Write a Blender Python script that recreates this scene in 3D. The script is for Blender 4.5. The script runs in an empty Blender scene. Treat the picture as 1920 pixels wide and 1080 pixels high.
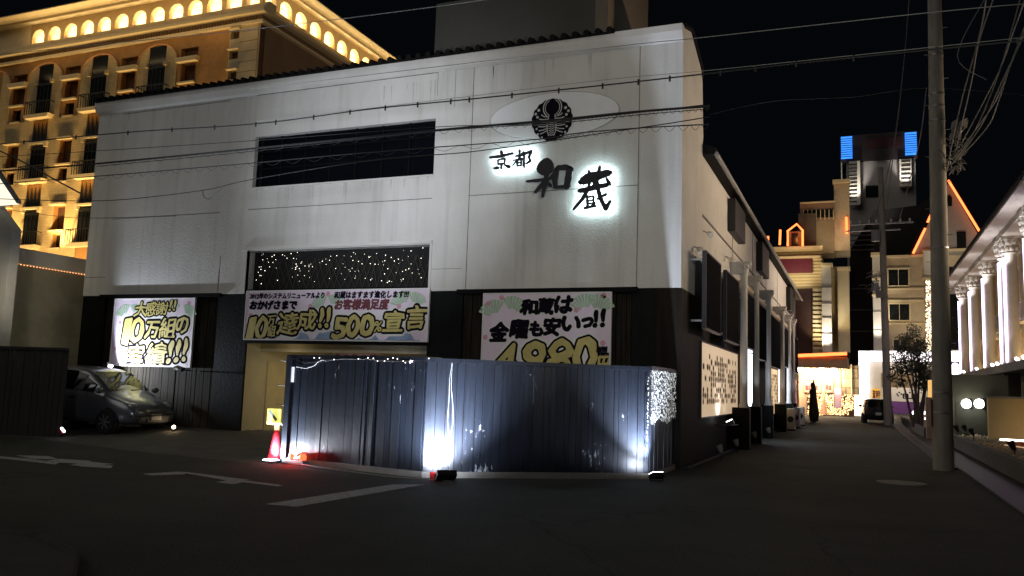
import bpy, math, random
from mathutils import Vector, Matrix
random.seed(7)
rad = math.radians
D = bpy.data
col = bpy.context.scene.collection
sc = bpy.context.scene

# ---------------------------------------------------------------- camera
YAW, PITCH, ROLL, FPX = -.3956, .1165, .0333, 1563.
CAM = Vector((0, 0, 1.55))
cy_, sy_ = math.cos(YAW), math.sin(YAW)
cp_, sp_ = math.cos(PITCH), math.sin(PITCH)
r0_ = Vector((cy_, -sy_, 0)); f0_ = Vector((sy_*cp_, cy_*cp_, sp_)); u0_ = r0_.cross(f0_)
cr_, sr_ = math.cos(ROLL), math.sin(ROLL)
CR = r0_*cr_ + u0_*sr_; CU = -r0_*sr_ + u0_*cr_; CF = f0_
cd = D.cameras.new('camera'); cam = D.objects.new('camera', cd); col.objects.link(cam)
mw = Matrix((CR, CU, -CF)).transposed().to_4x4(); mw.translation = CAM
cam.matrix_world = mw
cd.sensor_width = 36; cd.lens = FPX/1920*36; cd.clip_start = .1; cd.clip_end = 2000
sc.camera = cam

# ---------------------------------------------------------------- night sky, faint sky glow, exposure
w = D.worlds.new('World'); sc.world = w; w.use_nodes = True
wn = w.node_tree; bg = wn.nodes['Background']
sky = wn.nodes.new('ShaderNodeTexSky'); sky.sky_type = 'NISHITA'; sky.sun_disc = False
sky.sun_elevation = rad(-7); sky.sun_rotation = rad(200)
ad = wn.nodes.new('ShaderNodeMixRGB'); ad.blend_type = 'ADD'; ad.inputs[0].default_value = 1; ad.inputs[2].default_value = (.022, .034, .050, 1)   # faint glow of the town on the night sky
wn.links.new(sky.outputs[0], ad.inputs[1]); wn.links.new(ad.outputs[0], bg.inputs[0]); bg.inputs[1].default_value = .05
sl = D.lights.new('sun', 'SUN'); sl.energy = .32; sl.angle = rad(40); sl.color = (1, .95, .86)
so = D.objects.new('sun', sl); col.objects.link(so)
so.rotation_euler = Vector((.45, .8, -.75)).to_track_quat('-Z', 'Y').to_euler()
sc.view_settings.view_transform = 'Standard'; sc.view_settings.look = 'None'
sc.view_settings.exposure = 0; sc.view_settings.gamma = 1

# ---------------------------------------------------------------- helpers: measure points of the place
def hit(px, py, ax, v):
    d = CR*((px-960)/FPX) - CU*((py-540)/FPX) + CF
    return CAM + d*((v-CAM[ax])/d[ax])
def F(px, py, y): return hit(px, py, 1, y)
def S(px, py, x): return hit(px, py, 0, x)
def G(px, py, z=0): return hit(px, py, 2, z)

def props(o, label=None, cat=None, group=None, kind=None):
    if label: o['label'] = label
    if cat: o['category'] = cat
    if group: o['group'] = group
    if kind: o['kind'] = kind
    return o
ORG = {}
def thing(name, label, cat, loc, group=None):
    o = D.objects.new(name, None); o.empty_display_size = .2; col.objects.link(o)
    o.location = loc; ORG[o] = Vector(loc)
    return props(o, label, cat, group)
def copy_tree(o, parent=None):
    c = o.copy(); col.objects.link(c)
    if parent: c.parent = parent
    for ch in [k for k in D.objects if k.parent == o]:
        copy_tree(ch, c)
    return c

class MB:
    def __init__(s): s.v = []; s.f = []
    def add(s, vs, fs):
        n = len(s.v); s.v += [tuple(v) for v in vs]; s.f += [tuple(i+n for i in f) for f in fs]
    def box(s, x0, x1, y0, y1, z0, z1):
        s.add([(x0,y0,z0),(x1,y0,z0),(x1,y1,z0),(x0,y1,z0),(x0,y0,z1),(x1,y0,z1),(x1,y1,z1),(x0,y1,z1)],
              [(3,2,1,0),(4,5,6,7),(0,1,5,4),(1,2,6,5),(2,3,7,6),(3,0,4,7)]); return s
    def obox(s, c, u, v, w_, hu, hv, hw):
        c, u, v, w_ = Vector(c), Vector(u).normalized(), Vector(v).normalized(), Vector(w_).normalized()
        P = [c+u*a*hu+v*b*hv+w_*d*hw for d in (-1,1) for a, b in ((-1,-1),(1,-1),(1,1),(-1,1))]
        s.add(P, [(3,2,1,0),(4,5,6,7),(0,1,5,4),(1,2,6,5),(2,3,7,6),(3,0,4,7)]); return s
    def poly(s, pts): s.add(pts, [tuple(range(len(pts)))]); return s
    def prism(s, pts, d):
        n = len(pts); d = Vector(d)
        a = [Vector(p) for p in pts]; b = [p+d for p in a]
        s.add(a+b, [tuple(range(n))[::-1], tuple(range(n, 2*n))] + [(i, (i+1) % n, (i+1) % n+n, i+n) for i in range(n)]); return s
    def cyl(s, p0, p1, r0, r1=None, n=12, caps=True):
        r1 = r0 if r1 is None else r1; p0, p1 = Vector(p0), Vector(p1)
        d = (p1-p0).normalized(); a = d.orthogonal().normalized(); b = d.cross(a)
        P = [p+(a*math.cos(t*2*math.pi/n)+b*math.sin(t*2*math.pi/n))*r for p, r in ((p0, r0), (p1, r1)) for t in range(n)]
        fs = [(t, (t+1) % n, (t+1) % n+n, t+n) for t in range(n)]
        if caps: fs += [tuple(range(n))[::-1], tuple(range(n, 2*n))]
        s.add(P, fs); return s
    def tube(s, pts, r, n=6):
        pts = [Vector(p) for p in pts]; P = []; fs = []
        for i, p in enumerate(pts):
            d = (pts[min(i+1, len(pts)-1)]-pts[max(i-1, 0)]).normalized()
            up = Vector((0, 0, 1)) if abs(d.z) < .95 else Vector((0, 1, 0))
            a = d.cross(up).normalized(); b = d.cross(a)
            rr = r[i] if isinstance(r, (list, tuple)) else r
            P += [p+(a*math.cos(t*2*math.pi/n)+b*math.sin(t*2*math.pi/n))*rr for t in range(n)]
            if i: fs += [((i-1)*n+t, (i-1)*n+(t+1) % n, i*n+(t+1) % n, i*n+t) for t in range(n)]
        fs += [tuple(range(n)), tuple(range((len(pts)-1)*n, len(pts)*n))]
        s.add(P, fs); return s
    def lathe(s, c, prof, n=16, axis=(0, 0, 1)):
        c = Vector(c); ax = Vector(axis).normalized(); a = ax.orthogonal().normalized(); b = ax.cross(a)
        P = [c+ax*h+(a*math.cos(t*2*math.pi/n)+b*math.sin(t*2*math.pi/n))*r for r, h in prof for t in range(n)]
        fs = [(i*n+t, i*n+(t+1) % n, (i+1)*n+(t+1) % n, (i+1)*n+t) for i in range(len(prof)-1) for t in range(n)]
        fs += [tuple(range(n))[::-1], tuple(range((len(prof)-1)*n, len(prof)*n))]
        s.add(P, fs); return s
    def sphere(s, c, r, n=12, sc_=(1, 1, 1)):
        P = [(c[0]+r*sc_[0]*math.sin(i*math.pi/n)*math.cos(j*math.pi*2/n), c[1]+r*sc_[1]*math.sin(i*math.pi/n)*math.sin(j*2*math.pi/n), c[2]+r*sc_[2]*math.cos(i*math.pi/n)) for i in range(n+1) for j in range(n)]
        s.add(P, [(i*n+j, (i+1)*n+j, (i+1)*n+(j+1) % n, i*n+(j+1) % n) for i in range(n) for j in range(n)]); return s
    def grid_wall(s, us, vs, holes, to3, depth):
        """wall in (u,v) with rectangular holes (u0,u1,v0,v1,depth); to3(u,v,d) -> point"""
        us = sorted(set([round(q, 4) for q in list(us)+[h[0] for h in holes]+[h[1] for h in holes]]))
        vs = sorted(set([round(q, 4) for q in list(vs)+[h[2] for h in holes]+[h[3] for h in holes]]))
        u_lo, u_hi, v_lo, v_hi = us[0], us[-1], vs[0], vs[-1]
        for a, b in zip(us, us[1:]):
            for c, d in zip(vs, vs[1:]):
                m, n = (a+b)/2, (c+d)/2
                if any(h[0] < m < h[1] and h[2] < n < h[3] for h in holes): continue
                s.poly([to3(a, c, 0), to3(b, c, 0), to3(b, d, 0), to3(a, d, 0)])
        for h in holes:
            a, b, c, d = h[:4]; k = h[4] if len(h) > 4 else depth
            q = [(a, c), (b, c), (b, d), (a, d)]
            for i in range(4):
                p, r = q[i], q[(i+1) % 4]
                if (i == 0 and c <= v_lo) or (i == 2 and d >= v_hi): continue
                s.poly([to3(*p, 0), to3(*r, 0), to3(*r, k), to3(*p, k)])
        q = [(u_lo, v_lo), (u_hi, v_lo), (u_hi, v_hi), (u_lo, v_hi)]
        for i in range(4):
            p, r = q[i], q[(i+1) % 4]
            s.poly([to3(*p, 0), to3(*p, depth), to3(*r, depth), to3(*r, 0)])
        return s
    def build(s, name, m, parent=None, smooth=False, bevel=0, **kw):
        me = D.meshes.new(name); vs = s.v; off = Vector((0, 0, 0))
        if parent is None:
            xs = [v[0] for v in vs]; ys = [v[1] for v in vs]; zs = [v[2] for v in vs]
            off = Vector(((min(xs)+max(xs))/2, (min(ys)+max(ys))/2, min(zs)))
            vs = [tuple(Vector(v)-off) for v in vs]
        me.from_pydata(vs, [], s.f); me.materials.append(m)
        if smooth:
            for p in me.polygons: p.use_smooth = True
            try: me.set_sharp_from_angle(angle=rad(38))
            except Exception: pass
        o = D.objects.new(name, me); col.objects.link(o); o.location = off
        if parent is not None:
            o.parent = parent
            if parent.type == 'EMPTY': o.matrix_parent_inverse = Matrix.Translation(-ORG[parent])
        if bevel:
            b = o.modifiers.new('bevel', 'BEVEL'); b.width = bevel; b.segments = 2; b.limit_method = 'ANGLE'
        props(o, **kw)
        return o

# ---------------------------------------------------------------- materials
MATS = {}
def mat(name, c, rough=.6, metal=0., var=.15, vs=3., bump=.0, bs=40., stretch=(1, 1, 1), spec=.5, c2=None, coat=0.):
    if name in MATS: return MATS[name]
    m = D.materials.new(name); m.use_nodes = True; nt = m.node_tree; N = nt.nodes; L = nt.links
    b = N['Principled BSDF']; tc = N.new('ShaderNodeTexCoord'); mp = N.new('ShaderNodeMapping')
    mp.inputs['Scale'].default_value = stretch
    L.new(tc.outputs['Object'], mp.inputs[0])
    n = N.new('ShaderNodeTexNoise'); n.inputs['Scale'].default_value = vs; n.inputs['Detail'].default_value = 6; n.inputs['Roughness'].default_value = .65
    L.new(mp.outputs[0], n.inputs['Vector'])
    r = N.new('ShaderNodeValToRGB'); r.color_ramp.elements[0].position = .3; r.color_ramp.elements[1].position = .7
    c2 = c2 or tuple(x*(1-var) for x in c)
    r.color_ramp.elements[0].color = (*c2, 1); r.color_ramp.elements[1].color = (*[min(1, x*(1+var*.6)) for x in c], 1)
    L.new(n.outputs[0], r.inputs[0]); L.new(r.outputs[0], b.inputs['Base Color'])
    b.inputs['Roughness'].default_value = rough; b.inputs['Metallic'].default_value = metal
    b.inputs['Specular IOR Level'].default_value = spec
    if spec < .1: b.inputs['IOR'].default_value = 1.02
    b.inputs['Coat Weight'].default_value = coat
    if bump:
        n2 = N.new('ShaderNodeTexNoise'); n2.inputs['Scale'].default_value = bs; n2.inputs['Detail'].default_value = 4
        L.new(tc.outputs['Object'], n2.inputs['Vector'])
        bm = N.new('ShaderNodeBump'); bm.inputs['Strength'].default_value = bump; bm.inputs['Distance'].default_value = .03
        L.new(n2.outputs[0], bm.inputs['Height']); L.new(bm.outputs[0], b.inputs['Normal'])
    MATS[name] = m; return m
def em(name, c, s):
    if name in MATS: return MATS[name]
    m = D.materials.new(name); m.use_nodes = True; nt = m.node_tree; b = nt.nodes['Principled BSDF']
    b.inputs['Base Color'].default_value = (*[x*.5 for x in c], 1); b.inputs['Emission Color'].default_value = (*c, 1); b.inputs['Emission Strength'].default_value = s
    MATS[name] = m; return m
def nodes(m): return m.node_tree.nodes, m.node_tree.links

stucco = mat('white_stucco', (.60, .590, .565), .85, var=.13, vs=.9, bump=.33, bs=26, stretch=(1, 1, .45))
# rain streaks in the stucco
N, L = nodes(stucco); b = N['Principled BSDF']; src = b.inputs['Base Color'].links[0].from_socket
tc = N.new('ShaderNodeTexCoord'); mp = N.new('ShaderNodeMapping'); mp.inputs['Scale'].default_value = (3, 3, .13)
ns = N.new('ShaderNodeTexNoise'); ns.inputs['Scale'].default_value = 1.6; ns.inputs['Detail'].default_value = 5
L.new(tc.outputs['Object'], mp.inputs[0]); L.new(mp.outputs[0], ns.inputs['Vector'])
rp = N.new('ShaderNodeValToRGB'); rp.color_ramp.elements[0].position = .33; rp.color_ramp.elements[0].color = (.55, .53, .49, 1); rp.color_ramp.elements[1].position = .46; rp.color_ramp.elements[1].color = (1, 1, 1, 1)
L.new(ns.outputs[0], rp.inputs[0])
mx = N.new('ShaderNodeMixRGB'); mx.blend_type = 'MULTIPLY'; mx.inputs[0].default_value = .22
L.new(src, mx.inputs[1]); L.new(rp.outputs[0], mx.inputs[2]); L.new(mx.outputs[0], b.inputs['Base Color'])
smooth_white = mat('smooth_white_plaster', (.62, .60, .57), .8, var=.12, vs=1.2, bump=.15, bs=60)
oval_m = mat('pale_grey_paint', (.72, .73, .74), .7, var=.06, bump=.1, bs=50)
black = mat('black_wall_paint', (.005, .006, .006), .6, spec=.12, var=.4, vs=2, bump=.3, bs=14, stretch=(3, 3, .4))
slatm = mat('dark_weathered_slats', (.020, .016, .011), .8, spec=.15, var=.6, vs=5, bump=.3, bs=30, stretch=(4, 4, .3))
tile = mat('dark_roof_tile', (.008, .007, .007), .7, spec=.1, var=.3)
glass = mat('dark_window_glass', (.003, .004, .006), .10, var=.2, spec=.35)
frame_m = mat('black_frame_metal', (.003, .003, .004), .6, spec=.1, var=.2)
groove_m = mat('dirty_joint', (.20, .19, .17), .9, var=.4, vs=8)
asphalt = mat('asphalt', (.052, .054, .043), .85, var=.35, vs=.6, bump=.7, bs=55, spec=.3)
N, L = nodes(asphalt); b = N['Principled BSDF']; src = b.inputs['Base Color'].links[0].from_socket
tc = N.new('ShaderNodeTexCoord'); ns = N.new('ShaderNodeTexNoise'); ns.inputs['Scale'].default_value = 48; ns.inputs['Detail'].default_value = 3
L.new(tc.outputs['Object'], ns.inputs['Vector'])
rp = N.new('ShaderNodeValToRGB'); rp.color_ramp.elements[0].position = .36; rp.color_ramp.elements[0].color = (.45, .45, .45, 1); rp.color_ramp.elements[1].position = .66; rp.color_ramp.elements[1].color = (1.5, 1.5, 1.45, 1)
L.new(ns.outputs[0], rp.inputs[0]); mx = N.new('ShaderNodeMixRGB'); mx.blend_type = 'MULTIPLY'; mx.inputs[0].default_value = 1
L.new(src, mx.inputs[1]); L.new(rp.outputs[0], mx.inputs[2])
vo = N.new('ShaderNodeTexVoronoi'); vo.feature = 'DISTANCE_TO_EDGE'; vo.inputs['Scale'].default_value = .28
nd = N.new('ShaderNodeTexNoise'); nd.inputs['Scale'].default_value = 1.4; nd.inputs['Detail'].default_value = 5; L.new(tc.outputs['Object'], nd.inputs['Vector'])
mv = N.new('ShaderNodeMixRGB'); mv.inputs[0].default_value = .35; L.new(tc.outputs['Object'], mv.inputs[1]); L.new(nd.outputs[1], mv.inputs[2]); L.new(mv.outputs[0], vo.inputs['Vector'])
rc = N.new('ShaderNodeValToRGB'); rc.color_ramp.elements[0].position = .0; rc.color_ramp.elements[0].color = (.35, .35, .35, 1); rc.color_ramp.elements[1].position = .004; rc.color_ramp.elements[1].color = (1, 1, 1, 1)
L.new(vo.outputs[0], rc.inputs[0]); m3 = N.new('ShaderNodeMixRGB'); m3.blend_type = 'MULTIPLY'; m3.inputs[0].default_value = .8
L.new(mx.outputs[0], m3.inputs[1]); L.new(rc.outputs[0], m3.inputs[2]); L.new(m3.outputs[0], b.inputs['Base Color'])
paint = mat('worn_road_paint', (.36, .36, .34), .8, var=.55, vs=14, bump=.3, bs=50)
conc = mat('concrete', (.24, .225, .20), .85, var=.25, vs=2, bump=.35, bs=30)
polem = mat('pole_concrete', (.27, .25, .215), .85, var=.3, vs=2.2, bump=.3, bs=40, stretch=(2, 2, .5))
cream = mat('cream_interior_paint', (.60, .53, .37), .7, var=.1, bump=.1)
cable_m = mat('black_cable', (.012, .012, .012), .5)
greycable = mat('grey_cable', (.25, .25, .24), .5)
metal = mat('galvanised_metal', (.35, .35, .36), .4, metal=.7, var=.2)
lampblack = mat('floodlight_housing', (.012, .012, .014), .45)
silver = mat('silver_car_paint', (.18, .19, .215), .32, metal=.55, var=.06, coat=.6)
whitecar = mat('white_car_paint', (.7, .7, .7), .3, var=.04, coat=.6)
darkcar = mat('black_car_paint', (.01, .01, .012), .22, var=.1, coat=.8)
tyre = mat('tyre_rubber', (.012, .012, .012), .85)
plastic = mat('dark_plastic', (.015, .015, .016), .5)
headl = mat('headlight_glass', (.35, .36, .38), .12, metal=.4)
platem = mat('number_plate', (.55, .55, .52), .5)
hcream = mat('hotel_cream_stone', (.58, .44, .22), .8, var=.16, vs=2, bump=.6, bs=18)
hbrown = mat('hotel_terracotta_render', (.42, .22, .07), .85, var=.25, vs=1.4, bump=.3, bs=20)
htrim = mat('hotel_pale_trim', (.66, .54, .32), .7, var=.08)
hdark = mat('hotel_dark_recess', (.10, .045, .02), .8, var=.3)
hwin = mat('hotel_window_glass', (.012, .014, .014), .2, var=.4)
iron = mat('black_iron', (.01, .01, .01), .5)
wood = mat('dark_fence_wood', (.018, .016, .014), .7, var=.5, vs=4, bump=.4, bs=25, stretch=(4, 4, .3))
gold = mat('gold_lettering', (.52, .44, .15), .6, var=.2, vs=6)
ink = mat('black_lettering', (.010, .008, .014), .8, spec=.08)
redink = mat('maroon_lettering', (.14, .03, .04), .6)
white = mat('white_print', (.72, .70, .68), .6, var=.05)
green = mat('green_fan_print', (.36, .52, .36), .6, var=.2, vs=8)
teal = mat('teal_fan_print', (.14, .30, .28), .6)
pink = mat('pink_flower_print', (.60, .30, .38), .6)
blue = mat('blue_wave_print', (.24, .34, .52), .6, var=.25, vs=4)
postbg = mat('pastel_banner_vinyl', (.70, .63, .76), .4, var=.15, vs=1.6, c2=(.70, .56, .66), bump=.25, bs=1.3)
beige = mat('beige_render', (.50, .40, .26), .8, var=.14, vs=1.3, bump=.2)
palew = mat('pale_render', (.60, .56, .48), .8, var=.12, vs=1.5, bump=.2)
maroon = mat('maroon_sign', (.12, .012, .03), .5)

# fence paint: blue black, glossy, with pale peeled chips running down the boards
fencem = mat('peeling_blue_black_paint', (.012, .016, .025), .40, var=.5, vs=3.5, bump=.14, bs=7, stretch=(6, 6, .35), spec=.6)
N, L = nodes(fencem); b = N['Principled BSDF']; src = b.inputs['Base Color'].links[0].from_socket
tc = N.new('ShaderNodeTexCoord'); mp = N.new('ShaderNodeMapping'); mp.inputs['Scale'].default_value = (11, 11, 3.6)
ns = N.new('ShaderNodeTexNoise'); ns.inputs['Scale'].default_value = 1.5; ns.inputs['Detail'].default_value = 7; ns.inputs['Roughness'].default_value = .7
L.new(tc.outputs['Object'], mp.inputs[0]); L.new(mp.outputs[0], ns.inputs['Vector'])
n2 = N.new('ShaderNodeTexNoise'); n2.inputs['Scale'].default_value = 1.1; n2.inputs['Detail'].default_value = 2
L.new(tc.outputs['Object'], n2.inputs['Vector'])
ml = N.new('ShaderNodeMath'); ml.operation = 'MULTIPLY'; L.new(ns.outputs[0], ml.inputs[0]); L.new(n2.outputs[0], ml.inputs[1])
rp = N.new('ShaderNodeValToRGB'); rp.color_ramp.elements[0].position = .405; rp.color_ramp.elements[0].color = (0, 0, 0, 1); rp.color_ramp.elements[1].position = .43
L.new(ml.outputs[0], rp.inputs[0])
mx = N.new('ShaderNodeMixRGB'); L.new(rp.outputs[0], mx.inputs[0]); L.new(src, mx.inputs[1]); mx.inputs[2].default_value = (.42, .43, .46, 1)
L.new(mx.outputs[0], b.inputs['Base Color'])

# brick-like block pattern for stone and pavers
def blockify(m, sx, sy, rot, mortar, strength=.8, axes='xz'):
    N, L = nodes(m); b = N['Principled BSDF']; src = b.inputs['Base Color'].links[0].from_socket
    tc = N.new('ShaderNodeTexCoord'); sp = N.new('ShaderNodeSeparateXYZ'); cb = N.new('ShaderNodeCombineXYZ')
    L.new(tc.outputs['Object'], sp.inputs[0])
    if axes == 'xz':
        ad = N.new('ShaderNodeMath'); L.new(sp.outputs[0], ad.inputs[0]); L.new(sp.outputs[1], ad.inputs[1]); L.new(ad.outputs[0], cb.inputs[0]); L.new(sp.outputs[2], cb.inputs[1])
    else:
        L.new(sp.outputs[0], cb.inputs[0]); L.new(sp.outputs[1], cb.inputs[1])
    mp = N.new('ShaderNodeMapping'); mp.inputs['Rotation'].default_value = (0, 0, rot); L.new(cb.outputs[0], mp.inputs[0])
    br = N.new('ShaderNodeTexBrick'); br.inputs['Scale'].default_value = 1; br.inputs['Brick Width'].default_value = sx; br.inputs['Row Height'].default_value = sy
    br.inputs['Mortar Size'].default_value = min(sx, sy)*.07
    br.inputs['Color1'].default_value = (1, 1, 1, 1); br.inputs['Color2'].default_value = (.78, .78, .78, 1); br.inputs['Mortar'].default_value = (*mortar, 1)
    L.new(mp.outputs[0], br.inputs['Vector'])
    mx = N.new('ShaderNodeMixRGB'); mx.blend_type = 'MULTIPLY'; mx.inputs[0].default_value = strength
    L.new(src, mx.inputs[1]); L.new(br.outputs[0], mx.inputs[2]); L.new(mx.outputs[0], b.inputs['Base Color'])
blockify(hcream, .45, .16, 0, (.55, .5, .4), .55)
paver = mat('grey_pavers', (.085, .078, .066), .8, var=.4, vs=1.5, bump=.5, bs=30)
blockify(paver, .3, .15, rad(12), (.25, .25, .22), .9, 'xy')
stoneblk = mat('pale_stone_blocks', (.50, .42, .27), .8, var=.2, bump=.3)
blockify(stoneblk, .9, .75, 0, (.3, .25, .2), .8)

# ---------------------------------------------------------------- lamps
def lamp(kind, loc, to, energy, c, size=.1, spread=None, blend=.5, sizey=None, name='lamp_light', parent=None):
    l = D.lights.new(name, kind); l.energy = energy; l.color = c
    if kind == 'SPOT': l.spot_size = rad(spread or 90); l.spot_blend = blend; l.shadow_soft_size = size
    elif kind == 'AREA':
        l.size = size
        if sizey: l.shape = 'RECTANGLE'; l.size_y = sizey
        if spread: l.spread = rad(spread)
    else: l.shadow_soft_size = size
    o = D.objects.new(name, l); col.objects.link(o); o.location = loc
    if to is not None: o.rotation_euler = (Vector(to)-Vector(loc)).to_track_quat('-Z', 'Y').to_euler()
    return o
COOL = (.80, .88, 1.); WHT = (.93, .96, 1.); WARM = (1., .74, .42); AMB = (1., .60, .22)

# ---------------------------------------------------------------- ground
FY, XL, XR = 16.97, -20.2, -3.34
road = MB(); n = 60
road.poly([(-400, -150, 0), (400, -150, 0), (400, 900, 0), (-400, 900, 0)])
road.build('road', asphalt, kind='structure')
fc = MB()      # paved forecourt rising to the building
fp = [(-20.6, 14.6), (-17.2, 14.1), (-13.6, 12.75), (-9.9, 12.35), (-9.75, 12.9), (-6.5, 12.5), (-3.55, 14.85), (-3.5, FY+.02), (-20.6, FY+.02)]
def fz(x, y): return .005 + .21*max(0, min(1, (y-12.9)/(FY-12.9)))
fc.poly([(-24, 13.2, .006), (-17.2, 13.6, .006), (-17.2, FY+.3, .21), (-24, FY+.3, .21)])
fc.poly([(-17.2, 13.6, .006), (-13.6, 12.75, .006), (-13.6, FY+.3, .21), (-17.2, FY+.3, .21)])
fc.poly([(-13.6, 12.75, .006), (-9.9, 12.35, .006), (-9.5, FY+.3, .21), (-13.6, FY+.3, .21)])
fc.poly([(-9.9, 12.9, .006), (-3.6, 15, .006), (-3.6, FY+.3, .21), (-9.5, FY+.3, .21)])
fc.build('forecourt_paving', paver, kind='structure')
pvm = mat('dark_pavement', (.05, .048, .042), .85, var=.3, bump=.5, bs=30)
kp = [Vector((*G(*p).xy, 0)) for p in ((-700, 960), (0, 1016), (75, 1026), (132, 1056), (120, 1100), (60, 1300))]
MB().prism([(-14, 2, 0)]+kp[::-1], (0, 0, .09)).build('pavement', pvm, kind='structure')
MB().tube([p+Vector((0, 0, .05)) for p in kp], .07, 8).build('kerb', pvm, kind='structure')
MB().box(1.75, 2.05, 21.6, 69, .0, .035).box(2.05, 2.8, 12, 69, 0, .05).build('gutter', mat('dark_kerb', (0, 0, 0)), bevel=.01, kind='structure')
MB().box(-3.34, -3.16, 17.0, 52, 0, .06).build('side_kerb', mat('dark_kerb', (.10, .095, .085), .85, var=.3), bevel=.01, kind='structure')
# road paint
def mark(pts, z=.006):
    m = MB(); m.poly([(*G(x, y).xy, z) for x, y in pts]); return m
m = mark([(497, 946), (556, 951), (797, 909), (736, 909)])
m.build('stop_line_marking', paint, kind='structure')
m = MB()
for pts in ([(268,889),(330,885),(352,886),(345,890),(282,892)], [(330,885),(352,886),(470,901),(428,902)], [(405,905),(428,901),(462,904),(436,909)], [(450,901),(532,911),(520,913),(440,903)]):
    m.poly([(*G(x, y).xy, .006+.001*len(m.f)) for x, y in pts])
m.build('arrow_marking', paint, kind='structure')
m = MB()
for pts in ([(0,856),(60,861),(56,866),(0,860)], [(28,854),(92,856),(110,862),(60,861)], [(80,866),(112,861),(172,865),(160,871)], [(60,862),(112,868),(104,872),(52,866)], [(130,873),(170,867),(215,871),(160,876)], [(150,872),(212,874),(208,879),(150,876)]):
    m.poly([(*G(x, y).xy, .006+.001*len(m.f)) for x, y in pts])
m.build('lettering_marking', paint, kind='structure')
mh = thing('manhole_cover', 'round iron manhole cover in the side street beside the near pole', 'manhole', (*G(1690, 906).xy, .004))
c = G(1690, 906)
MB().cyl((c.x, c.y, .001), (c.x, c.y, .008), .36, n=32).build('cover', metal, mh)
MB().lathe((c.x, c.y, .001), [(.37, 0), (.43, 0), (.43, .011), (.37, .011)], 32).build('ring', conc, mh)

# ================================================================ MAIN BUILDING
B = thing('white_storehouse_building', 'white two-storey storehouse-style building with black base and a tiled parapet', 'building', (-11.8, FY, 0))
BX0, BX1 = -14.5, -9.19
to3 = lambda u, v, d: (u, FY+d, v)
zt = 9.22
wall = MB()
wall.grid_wall([XL, XR], [3.66, zt], [(BX0, BX1, 3.66, 4.76, .5), (BX0, BX1, 6.43, 7.79, .2)], to3, .5)
wall.build('front_wall', stucco, B)
# black base with niches and garage
base = MB()
NL, NR = (-19.35, -15.35), (-8.3, -4.35)
base.grid_wall([XL, XR], [.0, 3.655], [(BX0+.13, BX1+.02, 0, 3.655, .06), (NL[0], NL[1], 0, 3.6, .14), (NR[0], NR[1], 0, 3.6, .14)], lambda u, v, d: (u, FY+.02+d, v), .6)
base.build('black_base_wall', black, B)
for a, b in (NL, NR):
    s = MB(); x = a
    while x < b-.02:
        wdt = random.uniform(.09, .14); dd = random.uniform(.0, .03)
        s.box(x, min(b, x+wdt-.012), FY+.12-dd, FY+.2, .15, 3.58); x += wdt
    s.build('slat_panel', slatm, B)
    MB().box(a-.12, b+.12, FY-.08, FY+.01, 3.58, 3.68).build('lintel', frame_m, B)
# spandrel joint, panels and grooves
g = MB()
def hgroove(p, q, t=.018):
    a, b = F(*p, FY), F(*q, FY); g.box(a.x, b.x, FY-.003, FY+.01, (a.z+b.z)/2-t/2, (a.z+b.z)/2+t/2)
def vgroove(p, q, t=.018, m_=None):
    a, b = F(*p, FY), F(*q, FY); x = (a.x+b.x)/2; (m_ or g).box(x-t/2, x+t/2, FY-.004, FY+.01, min(a.z, b.z), max(a.z, b.z))
hgroove((210, 412), (412, 398)); hgroove((466, 392), (810, 373)); hgroove((878, 366), (1195, 348)); hgroove((232, 216), (432, 187))
hgroove((482, 180), (822, 135)); hgroove((888, 125), (1195, 86)); hgroove((160, 520), (197, 520)); hgroove((805, 505), (866, 503), .01)
hgroove((600, 152), (880, 115), .012)
vgroove((888, 110), (875, 542)); vgroove((1197, 88), (1197, 540)); vgroove((822, 137), (820, 180), .01); vgroove((412, 480), (410, 545), .01)
vgroove((410, 505), (408, 548), .01); vgroove((856, 118), (852, 200), .01)
g.build('wall_joints', groove_m, B)
wl_ = MB(); vgroove((230, 217), (197.5, 530), .03, wl_); wl_.build('corner_bead', smooth_white, B)
# frame round the central bay
MB().box(BX0-.06, BX0, FY-.02, FY+.1, 3.66, 4.80).box(BX1, BX1+.06, FY-.02, FY+.1, 3.66, 4.80).box(BX0-.12, BX1+.06, FY-.05, FY+.2, 4.78, 4.86).build('bay_frame', smooth_white, B)
MB().box(BX0, BX1, FY-.03, FY+.3, 6.39, 6.43).build('window_sill', smooth_white, B)
# cornice and tiled roof over the front block
MB().prism([(XL-.05, FY-.02, 8.93), (XL-.05, FY-.09, 8.97), (XL-.05, FY-.16, 9.12), (XL-.05, FY-.16, 9.27), (XL-.05, FY+.1, 9.31), (XL-.05, FY+.1, 8.93)], (XR-XL+.06, 0, 0)).build('cornice', smooth_white, B, bevel=.01)
t = MB()
t.prism([(XL, FY-.2, 9.28), (XL, FY+.95, 9.46), (XL, FY+2.3, 9.05), (XL, FY+2.3, 8.9), (XL, FY-.2, 9.24)], (-4.8-XL, 0, 0))
x = XL+.1
while x < -4.8:
    t.cyl((x, FY-.24, 9.30), (x, FY+.95, 9.49), .072, n=8); x += .262
t.build('tiled_roof', tile, B, smooth=True)
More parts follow.
